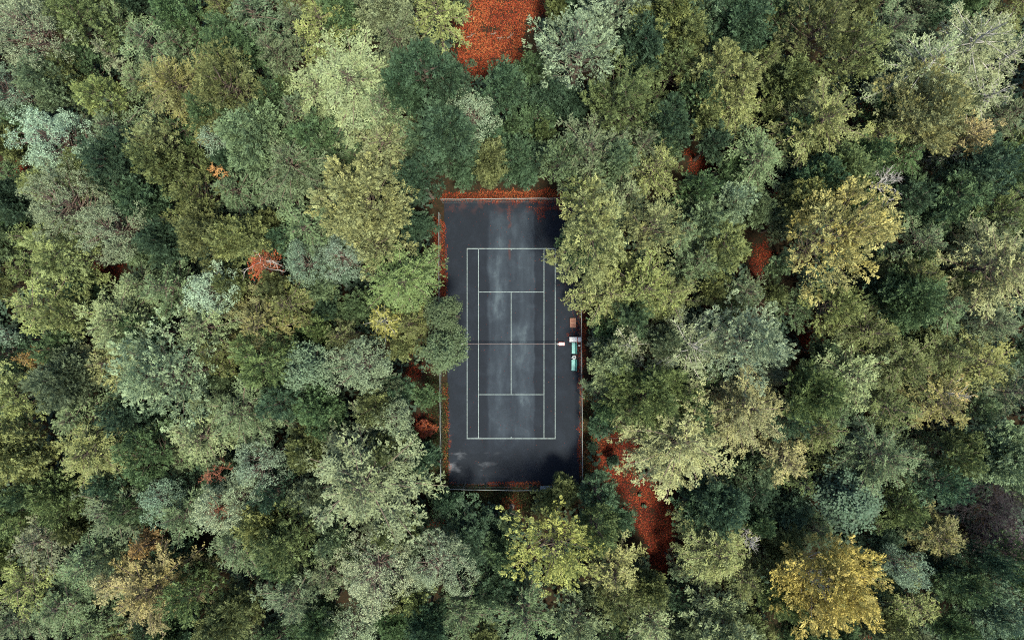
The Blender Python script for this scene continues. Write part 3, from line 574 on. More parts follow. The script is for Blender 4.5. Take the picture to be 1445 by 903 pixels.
TREES = """
-52.60|31.02|5.00|18.5|N|pinkgrey|big pale grey-blue thinning pine filling the top left corner
-47.70|32.98|3.96|15.4|P|olivegreen|mid-sized olive-green bushy tree right of the corner pine
-55.47|26.11|3.78|14.8|N|bluegrey|mid-sized blue-grey pine tree below the corner pine
-50.48|28.79|2.82|13.5|P|olive|small olive bushy tree just below and right of the corner pine
-51.54|26.18|2.99|14.5|P|sage|small sage-green bushy tree just above the powder-blue pine
-44.51|33.98|2.81|13.6|F|sage|small sage-green feathery tree well above the pale blue-grey pair
-40.99|31.02|3.73|16.3|F|sage|mid-sized sage-green feathery tree well right of the corner pine
-37.44|33.64|3.55|15.8|P|green|mid-sized mid-green bushy tree between the corner pine and the powder-blue pine
-46.05|30.16|2.02|13.1|F|pinkgrey|very small pale pinkish-grey feathery tree right of the corner pine
-36.93|30.60|2.98|15.0|F|sage|small sage-green feathery tree well above the orange dead tree
-33.15|34.89|2.82|13.2|F|olive|small olive feathery tree well left of the large drooping tree
-29.04|33.61|3.54|15.9|F|bluesage|mid-sized blue-green feathery tree well above and left of the large drooping tree
-30.76|30.52|3.98|14.7|P|green|mid-sized mid-green bushy tree between the large drooping tree and the powder-blue pine
-25.56|29.66|2.80|14.1|F|greygreen|small grey-green feathery tree left of the large drooping tree
-21.85|32.67|4.15|15.4|F|yellowgreen|mid-sized yellow-green feathery tree above and left of the large drooping tree
-21.07|26.44|4.55|15.4|F|palesage|large pale sage feathery tree just below and left of the large drooping tree
-36.91|25.51|4.66|17.4|F|oliveTan|large brownish olive feathery tree well above and right of the powder-blue pine
-30.16|25.76|4.82|18.3|P|olive|large olive bushy tree well left of the large drooping tree
-26.44|27.33|1.64|11.6|P|limegreen|very small bright green bushy tree left of the large drooping tree
-45.77|25.89|2.79|14.4|P|yellowgreen|small yellow-green bushy tree above and right of the powder-blue pine
-48.82|20.02|4.96|18.5|N|powder|bright powder-blue domed pine near the left edge
-43.30|20.93|4.34|15.7|F|greygreen|mid-sized grey-green feathery tree right of the powder-blue pine
-38.82|19.74|3.14|16.3|P|paleyellow|small pale yellow-green bushy tree well right of the powder-blue pine
-33.70|20.13|2.62|13.2|N|bluegrey|small blue-grey pine tree well above the orange dead tree
-28.03|20.22|4.52|16.2|P|sage|large sage-green bushy tree well below and left of the large drooping tree
-22.51|20.47|3.58|14.8|P|green|mid-sized mid-green bushy tree below and left of the large drooping tree
-43.03|17.25|4.12|16.4|P|dark|mid-sized dark green bushy tree below and right of the powder-blue pine
-33.31|16.83|1.25|14|B|amber|small amber sprig of dead branches among greens in the upper left forest
-51.41|15.31|2.74|15.0|P|yellowgreen|small yellow-green bushy tree just above and left of the pale blue-grey pair
-47.59|16.25|2.47|15.3|P|olive|small olive bushy tree just above and right of the pale blue-grey pair
-35.90|14.77|2.97|15.3|P|olive|small olive bushy tree well above and left of the round speckled tree
-30.74|14.47|3.22|13.6|F|sage|small sage-green feathery tree above the orange dead tree
-24.29|15.57|4.86|17.4|F|sage|large sage-green feathery tree above the orange dead tree
-56.97|20.05|2.23|12.7|P|olive|very small olive bushy tree just left of the powder-blue pine
-55.98|13.87|2.79|14.4|P|dark|small dark green bushy tree left of the pale blue-grey pair
-48.06|12.38|4.81|18.5|N|pinkgrey|pale blue-grey tree with pinkish twigs, upper of a pale pair, left side
-44.35|10.60|4.95|16|N|pinkgrey|pale blue-grey tree with rusty patches, lower of a pale pair, left side
-37.51|16.75|2.57|15.6|P|olive|small olive bushy tree well above and right of the rust-brown tree
-56.21|22.92|2.24|12.3|P|green|very small mid-green bushy tree just left of the powder-blue pine
-48.20|22.45|2.43|12.7|F|greygreen|small grey-green feathery tree just above and right of the powder-blue pine
-34.83|23.34|2.80|14.2|P|green|small mid-green bushy tree well above and right of the pale blue-grey pair
-42.21|26.27|3.02|13.4|F|sage|small sage-green feathery tree well below and right of the corner pine
-34.77|31.94|2.59|14.4|F|green|small mid-green feathery tree well left of the large drooping tree
-25.61|34.26|2.42|13.2|F|greygreen|small grey-green feathery tree above and left of the large drooping tree
-27.40|24.95|2.40|14.0|P|green|small mid-green bushy tree well left of the small pale mint tree
-24.77|23.52|2.38|15.2|F|greygreen|small grey-green feathery tree below and left of the large drooping tree
-16.70|26.98|6.29|19.5|F|palesage|large pale olive-green feathery tree with drooping sprays, upper left of the court
-15.35|34.52|3.61|13.9|P|palesage|mid-sized pale sage bushy tree above the large drooping tree
-8.32|33.53|3.52|16.2|F|yellowgreen|mid-sized yellow-green feathery tree above and left of the red clearing
-12.18|31.20|3.54|16.2|F|greygreen|mid-sized grey-green feathery tree above and right of the large drooping tree
-9.52|27.48|4.47|17.5|P|dark|large dark green bushy tree right of the large drooping tree
-7.28|25.30|3.60|14.2|P|dark|mid-sized dark green bushy tree just above and left of the small pale mint tree
-20.13|34.41|2.63|12.7|P|green|small mid-green bushy tree above and left of the large drooping tree
7.39|28.26|6.25|19.5|P|mint|big pale mint-grey tree overhanging the right side of the red clearing
-3.68|23.40|3.82|13.5|N|mint|small pale mint tree between the red clearing and the court
-0.62|25.42|2.57|14.8|P|darkgreen|small deep green bushy tree just below the red clearing
2.43|23.99|2.51|9|P|green|small mid-green bushy tree right of the small pale mint tree
0.87|26.51|2.53|8|P|darkgreen|small deep green bushy tree below and right of the red clearing
-7.67|19.97|4.46|17.6|P|darkgreen|large deep green bushy tree just below and left of the small pale mint tree
-13.34|23.20|4.08|17.5|F|sage|mid-sized sage-green feathery tree just below and right of the large drooping tree
-13.51|19.47|4.52|16.1|F|oliveGrey|large greyish olive feathery tree above the pale yellow-sage tree
-15.49|12.61|5.39|18.5|P|paleyellow|pale yellow-sage rounded tree left of the court top
-3.37|18.65|2.68|10.5|P|olive|small smooth olive dome just above the court
-9.88|15.34|3.02|15.2|P|dark|small dark green bushy tree just above and left of the court's upper left corner
0.45|18.89|3.94|10|P|darkgreen|mid-sized deep green bushy tree just right of the olive dome
-6.68|18.25|3.08|11|P|darkgreen|small deep green bushy tree just left of the olive dome
-5.15|17.39|1.62|5|P|darkgreen|very small deep green bushy tree just below and left of the olive dome
1.91|17.31|1.51|5|P|darkgreen|very small deep green bushy tree just above and right of the court's top fence
5.24|17.86|3.84|15.9|P|sage|mid-sized sage-green bushy tree above and right of the court's top fence
8.79|19.44|4.45|18.0|F|greygreen|large grey-green feathery tree below the pale mint-grey tree
12.11|23.81|5.67|16.8|P|olivegreen|large olive-green bushy tree below and right of the pale mint-grey tree
14.91|30.66|3.60|14.2|P|dark|mid-sized dark green bushy tree right of the pale mint-grey tree
16.60|33.09|4.50|16.6|P|oliveyellow|large yellowish olive bushy tree above and right of the pale mint-grey tree
18.80|21.48|3.49|15.3|P|dark|mid-sized dark green bushy tree well below and right of the pale mint-grey tree
-6.17|37.02|1.35|9|P|sage|very small sage-green bushy tree just above and left of the red clearing
5.23|36.66|1.88|9|P|olive|very small olive bushy tree above and left of the pale mint-grey tree
11.17|33.74|3.71|17.0|P|mint|mid-sized pale mint-grey bushy tree above and right of the pale mint-grey tree
17.87|27.62|3.39|14.4|P|olivegreen|mid-sized olive-green bushy tree well right of the pale mint-grey tree
-11.42|24.88|2.95|16.1|P|darkgreen|small deep green bushy tree below and right of the large drooping tree
-2.70|21.70|2.53|8|P|darkgreen|small deep green bushy tree just above the olive dome
-6.52|29.14|1.56|8|P|dark|very small dark green bushy tree just above and left of the small pale mint tree
-10.48|18.71|2.41|13.6|P|sage|small sage-green bushy tree above and left of the court's upper left corner
4.32|25.63|2.51|9|P|dark|small dark green bushy tree below and left of the pale mint-grey tree
13.70|19.80|3.33|16.4|F|greygreen|mid-sized grey-green feathery tree well above the broad overhanging tree
21.79|33.98|3.55|15.7|P|bluesage|mid-sized blue-green bushy tree well right of the pale mint-grey tree
25.83|32.89|4.14|15.7|P|darkgreen|mid-sized deep green bushy tree well above and left of the yellow-green star tree
19.47|31.48|2.38|15.2|P|oliveyellow|small yellowish olive bushy tree well right of the pale mint-grey tree
23.31|27.73|4.26|17.7|P|oliveyellow|mid-sized yellowish olive bushy tree well above and left of the yellow-green star tree
28.63|29.18|2.81|13.8|F|olive|small olive feathery tree above and left of the yellow-green star tree
33.38|31.85|5.23|17.7|P|olive|large olive bushy tree above the yellow-green star tree
37.14|28.34|5.20|18.3|P|oliveyellow|large yellowish olive bushy tree above and right of the yellow-green star tree
29.92|33.80|3.02|13.4|P|green|small mid-green bushy tree well above and left of the yellow-green star tree
45.60|27.51|5.72|19.5|S|silver|silvery star-shaped tree with whitish limbs, upper right forest
51.45|30.88|5.34|19.5|S|silver|silvery grey tree with whitish limbs in the top right corner
52.58|25.73|3.94|15.8|S|silver|mid-sized silvery grey spiky tree just above the peach-beige tree
42.60|32.41|3.56|15.5|F|greygreen|mid-sized grey-green feathery tree above and left of the silvery star tree
25.92|23.50|3.76|15.3|F|yellowgreen|mid-sized yellow-green feathery tree left of the yellow-green star tree
32.79|21.81|5.12|19.5|F|yellowgreen|yellow-green star-shaped tree with feathery arms, upper right forest
43.80|22.68|5.11|18.5|P|peachsage|sage tree tipped with peach leaves below the silvery star tree
51.40|20.37|3.49|17.5|F|peach|peach-beige feathery tree near the upper right edge
48.87|19.17|2.82|13.2|S|greygreen|small grey-green spiky tree just below and left of the peach-beige tree
41.01|20.32|3.12|14.7|F|yellowgreen|small yellow-green feathery tree just above the white leafless tree
40.33|14.88|2.73|18.5|B|white|leafless white-branched tree in the upper right forest
27.98|18.46|3.94|15.1|F|sage|mid-sized sage-green feathery tree below and left of the yellow-green star tree
24.28|13.51|2.66|15.1|P|mint|small pale mint-grey bushy tree well above and left of the golden-topped tree
22.78|20.06|2.19|12.3|P|dark|very small dark green bushy tree well left of the yellow-green star tree
35.79|17.09|3.96|15.4|P|olivegreen|mid-sized olive-green bushy tree just below the yellow-green star tree
50.82|16.71|4.33|15.9|P|dark|mid-sized dark green bushy tree just below the peach-beige tree
55.45|17.35|3.41|13.7|P|green|mid-sized mid-green bushy tree just below and right of the peach-beige tree
55.84|23.73|3.00|14.2|F|greygreen|small grey-green feathery tree just above and right of the peach-beige tree
49.17|13.60|4.18|14.7|P|green|mid-sized mid-green bushy tree right of the white leafless tree
45.48|13.27|3.38|14.1|P|darkgreen|mid-sized deep green bushy tree just below and right of the white leafless tree
32.72|16.18|3.38|14.7|P|darkgreen|mid-sized deep green bushy tree below the yellow-green star tree
31.05|26.23|2.61|13.6|P|olive|small olive bushy tree just above and left of the yellow-green star tree
38.39|18.43|2.57|15.3|P|green|small mid-green bushy tree just above and left of the white leafless tree
44.88|17.94|2.90|13.8|F|green|small mid-green feathery tree just above and right of the white leafless tree
54.71|12.88|3.14|16.2|F|olivegreen|small olive-green feathery tree above the pale edge tree
21.69|25.13|2.98|15.0|P|green|small mid-green bushy tree well left of the yellow-green star tree
55.53|28.75|3.34|16.1|S|silver|mid-sized silvery grey spiky tree just below and right of the top right silver tree
31.82|20.67|2.61|13.7|P|green|small mid-green bushy tree just below and left of the yellow-green star tree
22.60|22.52|2.24|12.3|P|olive|very small olive bushy tree well left of the yellow-green star tree
38.59|13.05|2.99|14.7|P|green|small mid-green bushy tree just below and left of the white leafless tree
31.42|12.96|2.52|14.9|P|oliveyellow|small yellowish olive bushy tree above and left of the golden-topped tree
-54.07|8.76|2.53|13.3|F|limegreen|small bright green feathery tree just below and left of the pale blue-grey pair
-49.66|7.09|4.33|15.9|P|yellowgreen|mid-sized yellow-green bushy tree just below the pale blue-grey pair
-53.18|1.49|4.28|17.3|F|yellowgreen|mid-sized yellow-green feathery tree just above the rust-brown tree
-49.93|1.51|3.34|16.0|P|yellowgreen|mid-sized yellow-green bushy tree above and right of the rust-brown tree
-39.18|8.40|3.21|13.9|P|dark|small dark green bushy tree above and left of the oval blue-grey tree
-34.56|9.70|3.70|17.1|P|olive|mid-sized olive bushy tree above the oval blue-grey tree
-30.02|9.91|3.48|16.7|P|oliveyellow|mid-sized yellowish olive bushy tree just above and left of the orange dead tree
-22.72|10.37|4.54|15.7|F|sage|large sage-green feathery tree above and right of the orange dead tree
-32.88|3.85|3.56|15.5|N|powder|oval blue-grey tree below and left of the orange dead tree
-27.58|6.34|2.47|15.5|D|orange|orange dead tree with curled white branches, left half of the forest
-22.55|6.35|3.56|15.4|N|bluegrey|mid-sized blue-grey pine tree just right of the orange dead tree
-18.33|6.27|3.00|14.0|N|bluegrey|small blue-grey pine tree just left of the light green fence tree
-37.59|4.13|3.92|16.3|F|sage|mid-sized sage-green feathery tree just left of the oval blue-grey tree
-42.06|3.01|3.05|14.7|F|sage|small sage-green feathery tree left of the oval blue-grey tree
-49.05|4.22|1.99|10|P|dark|very small dark green bushy tree below the pale blue-grey pair
-44.67|-0.04|4.66|17.5|F|palesage|large pale sage feathery tree above and right of the rust-brown tree
-44.70|-4.72|3.97|15.1|F|paleyellow|mid-sized pale yellow-green feathery tree left of the big pale blue-green tree
-36.62|-5.84|6.61|20.5|P|mint|big pale blue-green tree with rounded plumes, left of centre
-35.42|-0.81|3.91|16.8|F|palesage|mid-sized pale sage feathery tree just below and left of the oval blue-grey tree
-28.57|-0.27|4.31|16.5|F|oliveTan|mid-sized brownish olive feathery tree just below and right of the oval blue-grey tree
-24.79|0.90|3.97|15.1|F|olive|mid-sized olive feathery tree below and right of the orange dead tree
-26.97|-4.63|4.27|17.4|P|limegreen|mid-sized bright green bushy tree just left of the round speckled tree
-22.76|-5.10|3.36|15.5|M|bluesage|round blue-green speckled tree between the forest and the maple at the net
-29.68|-9.53|4.90|16.4|F|sage|large sage-green feathery tree above and right of the bare orange limbs
-54.52|-3.87|2.03|12.5|F|rust|small rust-brown tree at the left edge
-56.99|-2.58|1.41|13|N|powder|sliver of a powder-blue tree touching the left edge
-54.71|-8.51|4.18|14.6|P|yellowgreen|mid-sized yellow-green bushy tree just below the rust-brown tree
-48.86|-6.02|3.89|17.2|P|greygreen|mid-sized grey-green bushy tree just below and right of the rust-brown tree
-48.18|-10.72|4.52|16.1|F|sage|large sage-green feathery tree just above the lower left star tree
-43.30|-10.07|3.58|14.7|P|dark|mid-sized dark green bushy tree below and left of the big pale blue-green tree
-27.13|3.24|2.01|14.8|P|olive|very small olive bushy tree just below the orange dead tree
-21.09|-9.74|3.60|14.0|P|green|mid-sized mid-green bushy tree just below and right of the round speckled tree
-32.79|-3.76|2.76|15.8|F|olive|small olive feathery tree above and right of the big pale blue-green tree
-24.25|-9.20|2.96|15.8|P|darkgreen|small deep green bushy tree just below the round speckled tree
-41.02|-1.45|2.59|14.5|P|green|small mid-green bushy tree just above and left of the big pale blue-green tree
-21.48|1.83|1.74|9|P|dark|very small dark green bushy tree left of the lemon-yellow star tree
-30.95|4.45|2.00|14.0|P|olive|very small olive bushy tree just right of the oval blue-grey tree
-55.97|4.90|2.43|12.8|F|limegreen|small bright green feathery tree above the rust-brown tree
-50.31|-2.27|2.63|13.0|P|green|small mid-green bushy tree just right of the rust-brown tree
-25.74|8.64|2.00|13.4|P|darkgreen|very small deep green bushy tree just above and right of the orange dead tree
-19.72|12.61|2.78|15.1|F|greygreen|small grey-green feathery tree just left of the pale yellow-sage tree
-42.10|13.16|2.61|13.7|P|darkgreen|small deep green bushy tree right of the pale blue-grey pair
-37.98|11.92|2.60|14.2|F|olive|small olive feathery tree above and left of the oval blue-grey tree
-15.87|8.35|3.98|14.7|P|paleyellow|mid-sized pale yellow-green bushy tree just above and left of the light green fence tree
-12.79|4.85|4.76|17.5|F|lightgreen|light green feathery tree overhanging the court fence on the left
-14.51|0.51|2.57|15.5|F|lemon|small lemon-yellow star-shaped tree left of the net
-11.29|0.44|2.82|13.4|F|olive|small olive feathery tree just right of the lemon-yellow star tree
-16.15|-4.41|4.42|17.5|N|pinkgrey|pale sage pine with pinkish patches, left of the maple
-8.05|-2.71|3.38|14.5|M|mapledark|round speckled maple reaching over the left end of the net
-11.07|10.99|2.09|9|P|dark|very small dark green bushy tree just below and left of the court's upper left corner
-13.12|-10.93|3.04|14.6|N|mint|small pale mint-grey pine tree below and right of the pinkish pale pine
-15.92|-9.48|2.60|14.3|P|olive|small olive bushy tree just below the pinkish pale pine
-6.73|0.43|2.47|15.5|M|mapledark|small muted green speckled tree just above the maple by the net
-10.09|-9.22|1.88|9|P|green|very small mid-green bushy tree below the maple by the net
-10.89|-12.87|1.46|3.5|F|crimson|crimson-leaved bush left of the lower half of the court
-19.09|-1.46|2.40|14.2|F|olive|small olive feathery tree just above and left of the pinkish pale pine
-10.16|-16.12|1.95|9|P|darkgreen|very small deep green bushy tree just above and left of the court's lower left corner
-14.35|-14.82|2.40|14.3|P|olive|small olive bushy tree just above and right of the large pale star tree
10.08|9.78|5.21|20.5|P|paleyellow|broad pale yellow-green tree overhanging the top right of the court
15.37|15.75|4.10|16.1|F|yellowgreen|mid-sized yellow-green feathery tree above and right of the broad overhanging tree
15.42|9.25|4.84|17.9|P|paleyellow|large pale yellow-green bushy tree just right of the broad overhanging tree
10.71|4.01|4.32|15.4|F|yellowgreen|mid-sized yellow-green feathery tree below the broad overhanging tree
14.02|3.96|4.49|16.9|F|oliveyellow|large yellowish olive feathery tree below and right of the broad overhanging tree
18.17|3.24|3.57|15.0|F|olive|mid-sized olive feathery tree above the silvery net-level tree
11.57|-4.97|3.43|13|P|palesage|mid-sized pale sage bushy tree above and right of the court's right fence
13.50|-3.15|3.76|15.5|S|silver|mid-sized silvery grey spiky tree left of the silvery net-level tree
15.44|-8.65|5.03|17.8|P|olivegreen|large olive-green bushy tree above and left of the big tan-sage tree
10.34|-8.96|2.05|9|F|sage|very small sage-green feathery tree just above and right of the court's right fence
10.30|-12.62|1.78|6|P|dark|very small dark green bushy tree just right of the court's right fence
19.68|-3.10|5.24|17.5|S|silver|silvery grey feathery tree right of the court, level with the net
12.61|-0.04|3.17|15.1|P|green|small mid-green bushy tree above and left of the silvery net-level tree
10.60|-1.23|2.27|8|P|green|very small mid-green bushy tree well left of the silvery net-level tree
17.09|-2.24|2.99|14.4|P|greygreen|small grey-green bushy tree just left of the silvery net-level tree
7.42|8.54|2.65|12|P|green|small mid-green bushy tree just below and left of the broad overhanging tree
12.37|14.26|3.59|14.4|F|palesage|mid-sized pale sage feathery tree just above and right of the broad overhanging tree
11.34|17.66|2.57|15.3|P|sage|small sage-green bushy tree above the broad overhanging tree
8.26|14.60|2.98|14.8|F|yellowgreen|small yellow-green feathery tree just above and left of the broad overhanging tree
9.81|-15.28|0.80|4|P|dark|very small dark green bushy tree well below and right of the maple by the net
20.55|14.22|2.38|15.4|P|green|small mid-green bushy tree well right of the broad overhanging tree
18.92|10.26|3.37|15.2|F|sage|mid-sized sage-green feathery tree right of the broad overhanging tree
25.27|-1.63|5.42|20.5|P|mint|big pale blue-sage tree right of the court, beside the silvery feathery tree
24.00|8.19|3.61|14.1|P|oliveyellow|mid-sized yellowish olive bushy tree well above the big blue-sage tree
32.81|7.41|6.50|21.5|P|goldsage|broad golden-topped tree in the right half of the forest
21.41|6.80|3.19|14.4|F|sage|small sage-green feathery tree above and left of the big blue-sage tree
21.98|12.00|2.61|13.5|P|sage|small sage-green bushy tree well left of the golden-topped tree
35.38|1.45|3.38|14.7|P|yellowgreen|mid-sized yellow-green bushy tree below the golden-topped tree
39.36|-0.81|3.53|16.3|F|olive|mid-sized olive feathery tree below and right of the golden-topped tree
43.73|1.52|4.34|15.6|P|green|mid-sized mid-green bushy tree well below and left of the pale edge tree
44.62|5.14|3.34|16.3|F|olive|mid-sized olive feathery tree left of the pale edge tree
46.26|8.84|3.47|15.4|F|greygreen|mid-sized grey-green feathery tree left of the pale edge tree
51.00|5.97|5.72|19.5|F|palesilver|pale silvery yellow-green feathery tree touching the right edge
47.92|12.05|2.83|13.0|P|dark|small dark green bushy tree below and right of the white leafless tree
53.94|11.07|3.38|14.9|F|greygreen|mid-sized grey-green feathery tree just above the pale edge tree
37.71|-5.48|4.34|15.7|F|palesage|mid-sized pale sage feathery tree well right of the big blue-sage tree
43.65|-5.32|4.73|15.8|F|olive|large olive feathery tree above and left of the tan twiggy tree
32.73|-7.39|4.08|17.3|P|olivegreen|mid-sized olive-green bushy tree right of the tan-olive tree
47.14|-9.58|4.34|15.8|F|oliveTan|mid-sized brownish olive feathery tree just below and left of the tan twiggy tree
48.73|-7.91|2.52|17.5|S|peach|tan tree with bare pale twigs near the right edge
53.25|-4.56|4.56|15.2|F|oliveyellow|large yellowish olive feathery tree just above and right of the tan twiggy tree
55.12|-8.38|3.34|16.3|F|greygreen|mid-sized grey-green feathery tree right of the tan twiggy tree
24.65|-10.34|5.00|18.5|F|tan|tan-olive feathery tree above the larger tan tree, right of court
20.79|-10.97|3.22|13.5|P|green|small mid-green bushy tree just above the big tan-sage tree
45.26|7.44|1.57|11.6|P|green|very small mid-green bushy tree below the white leafless tree
49.22|0.90|3.59|14.6|F|sage|mid-sized sage-green feathery tree below and left of the pale edge tree
54.03|0.12|3.34|16.0|F|greygreen|mid-sized grey-green feathery tree below the pale edge tree
41.95|-9.55|3.54|16.2|F|olivegreen|mid-sized olive-green feathery tree left of the tan twiggy tree
30.41|5.02|1.88|13.3|P|sage|very small sage-green bushy tree just below and left of the golden-topped tree
48.18|-3.78|2.97|15.2|F|olive|small olive feathery tree just above the tan twiggy tree
31.31|-10.91|3.00|14.1|P|darkgreen|small deep green bushy tree just right of the tan-olive tree
36.44|-10.41|3.17|15.3|F|sage|small sage-green feathery tree above the dark blue-green tree
26.31|2.85|2.57|15.3|F|greygreen|small grey-green feathery tree just above the big blue-sage tree
42.23|4.20|2.69|10|P|dark|small dark green bushy tree below and right of the golden-topped tree
-54.57|-15.22|4.33|16.0|P|yellowgreen|mid-sized yellow-green bushy tree left of the lower left star tree
-46.24|-14.28|5.19|18.5|F|yellowgreen|yellow-green star-shaped tree in the lower left forest
-55.29|-21.29|3.80|14.2|P|limegreen|mid-sized bright green bushy tree just above and left of the greyish mauve tree
-50.59|-19.79|3.41|13.8|P|olivegreen|mid-sized olive-green bushy tree just below and left of the lower left star tree
-40.98|-15.57|3.98|14.6|P|green|mid-sized mid-green bushy tree right of the lower left star tree
-33.66|-12.39|4.10|17.0|F|palesage|mid-sized pale sage feathery tree just above the bare orange limbs
-27.39|-14.89|3.77|15|N|bluegrey|blue-grey pine at the upper right of the orange-limbed cluster
-38.99|-20.07|3.00|14|N|bluegrey|small blue-grey pine at the left of the orange-limbed cluster
-32.05|-21.11|3.85|17.5|N|mint|pale mint-grey pine at the foot of the orange-limbed cluster
-29.47|-19.66|3.42|13.6|N|mint|mid-sized pale mint-grey pine tree just above and right of the orange-limbed pine
-32.61|-16.70|1.52|18.5|B|orange|bare bright orange limbs between the blue-grey pines, lower left
-45.33|-21.59|4.36|15.1|F|greygreen|mid-sized grey-green feathery tree below the lower left star tree
-51.71|-25.72|3.95|15.5|F|purplegrey|greyish mauve feathery tree in the lower left forest
-47.04|-26.85|3.52|16.6|F|sage|mid-sized sage-green feathery tree just right of the greyish mauve tree
-41.20|-25.59|2.60|14|F|rust|rusty brown tree above the tan-beige tree, lower left
-44.12|-29.43|3.57|15.0|F|tan|mid-sized tan feathery tree just left of the tan-beige tree
-39.32|-30.08|4.85|17.5|F|beige|tan-beige feathery tree near the lower left edge of the frame
-35.36|-30.58|3.92|16.5|P|limegreen|mid-sized bright green bushy tree just right of the tan-beige tree
-30.83|-26.21|4.11|16.7|F|sage|mid-sized sage-green feathery tree just below the orange-limbed pine
-24.70|-31.32|3.91|16.6|F|greygreen|mid-sized grey-green feathery tree well left of the chalky pale tree
-29.82|-31.84|3.56|15.3|P|olive|mid-sized olive bushy tree well right of the tan-beige tree
-54.72|-29.55|3.55|15.7|F|yellowgreen|mid-sized yellow-green feathery tree just below and left of the greyish mauve tree
-50.48|-32.63|4.34|15.8|F|greengrey|mid-sized dull green feathery tree below the greyish mauve tree
-55.44|-34.52|2.99|14.7|F|greygreen|small grey-green feathery tree below the greyish mauve tree
-47.40|-34.39|3.02|13.3|F|sage|small sage-green feathery tree below and left of the tan-beige tree
-23.18|-24.03|3.89|17.2|P|olivegreen|mid-sized olive-green bushy tree below and left of the large pale star tree
-23.32|-14.93|3.22|13.5|P|olive|small olive bushy tree above and left of the large pale star tree
-26.63|-22.04|2.57|15.6|P|oliveyellow|small yellowish olive bushy tree right of the orange-limbed pine
-36.77|-22.84|3.16|15.5|F|sage|small sage-green feathery tree just left of the orange-limbed pine
-42.64|-21.30|2.82|13.3|P|green|small mid-green bushy tree below and right of the lower left star tree
-20.57|-29.27|3.38|14.7|F|greygreen|mid-sized grey-green feathery tree just left of the chalky pale tree
-25.42|-18.51|2.76|15.8|P|dark|small dark green bushy tree right of the orange-limbed pine
-52.98|-18.00|2.20|14.1|P|green|very small mid-green bushy tree just below and left of the lower left star tree
-26.63|-27.50|2.61|13.9|P|green|small mid-green bushy tree below and right of the orange-limbed pine
-45.10|-18.00|2.40|14.1|P|darkgreen|small deep green bushy tree just below and right of the lower left star tree
-21.47|-33.76|2.80|14.1|P|green|small mid-green bushy tree below and left of the chalky pale tree
-39.37|-27.62|2.28|10|P|dark|very small dark green bushy tree just above and right of the tan-beige tree
-32.90|-33.76|2.57|15.4|P|olive|small olive bushy tree below and right of the tan-beige tree
-43.60|-25.13|2.20|13.9|P|greygreen|very small grey-green bushy tree above and left of the tan-beige tree
-15.51|-17.94|6.92|21.5|F|palesage|large pale sage star-shaped tree at the lower left of the court
-14.71|-27.25|4.85|17.5|N|ivory|chalky pale tree below the large pale star tree
-6.73|-27.27|4.74|15.5|N|pinkgrey|pale pink-grey tree below the lower left court corner
-4.47|-25.06|4.37|9|P|dark|mid-sized dark green bushy tree just above and right of the pink-grey tree
-1.85|-31.15|3.55|9|P|dark|mid-sized dark green bushy tree just below and right of the pink-grey tree
5.22|-24.61|6.71|18.5|P|yellow|big yellow-green tree directly below the court
11.96|-27.72|3.82|15.0|F|paleyellow|mid-sized pale yellow-green feathery tree right of the big yellow-green tree
9.63|-20.16|2.92|11|P|darkgreen|small deep green bushy tree left of the red path
1.21|-32.89|4.37|14.9|F|sage|mid-sized sage-green feathery tree below and left of the big yellow-green tree
7.01|-34.21|3.78|14.7|P|palesage|mid-sized pale sage bushy tree below the big yellow-green tree
15.72|-33.76|3.60|14.1|F|palesage|mid-sized pale sage feathery tree well below the red path
-11.10|-30.68|2.21|13.8|P|yellowgreen|very small yellow-green bushy tree just below and right of the chalky pale tree
-9.51|-32.89|2.96|15.7|P|dark|small dark green bushy tree below and left of the pink-grey tree
19.18|-13.55|6.67|19.5|F|tan|big tan-sage tree beside the red path, lower right of the court
21.60|-22.42|3.34|9|P|darkgreen|small deep green bushy tree just right of the red path
12.25|-17.12|0.78|3|P|dark|very small dark green bushy tree left of the big tan-sage tree
-17.40|-33.52|3.58|14.9|N|mint|mid-sized pale mint-grey pine tree below and left of the chalky pale tree
-8.13|-22.12|1.67|7|P|dark|very small dark green bushy tree just below the court's lower left corner
-5.27|-33.46|3.57|15.1|F|greengrey|mid-sized dull green feathery tree below the pink-grey tree
-22.27|-19.59|2.40|14.0|P|greygreen|small grey-green bushy tree just left of the large pale star tree
-2.10|-24.14|2.36|6|P|dark|very small dark green bushy tree just below and left of the court's bottom fence
-6.42|-22.24|1.35|4|P|darkgreen|very small deep green bushy tree just below and right of the court's lower left corner
-12.88|-23.66|2.62|13.4|P|olive|small olive bushy tree just above and right of the chalky pale tree
12.41|-24.11|2.74|8|P|darkgreen|small deep green bushy tree just below and left of the red path
9.13|-22.82|2.96|15.6|P|olivegreen|small olive-green bushy tree just above and right of the big yellow-green tree
-11.69|-23.58|1.89|7|P|dark|very small dark green bushy tree just below and left of the court's lower left corner
-19.77|-23.37|2.59|14.8|P|sage|small sage-green bushy tree just below and left of the large pale star tree
6.48|-19.96|1.91|7|P|olive|very small olive bushy tree right of the court's bottom fence
11.54|-31.17|3.38|14.9|P|olive|mid-sized olive bushy tree below and right of the big yellow-green tree
4.23|-21.61|1.84|5|P|olive|very small olive bushy tree just right of the court's bottom fence
31.53|-15.27|3.61|13.9|F|tan|mid-sized tan feathery tree below and right of the tan-olive tree
22.75|-21.25|3.79|14.4|P|dark|mid-sized dark green bushy tree just above and left of the pale bare branches
22.62|-26.42|5.12|15.8|F|yellowsage|large pale yellow-green feathery tree just below and left of the pale bare branches
22.53|-32.72|4.55|15.5|P|palesage|large pale sage bushy tree below and left of the pale bare branches
26.30|-24.29|1.64|16.0|B|white|pale bare branches showing above the foliage left of the mustard tree
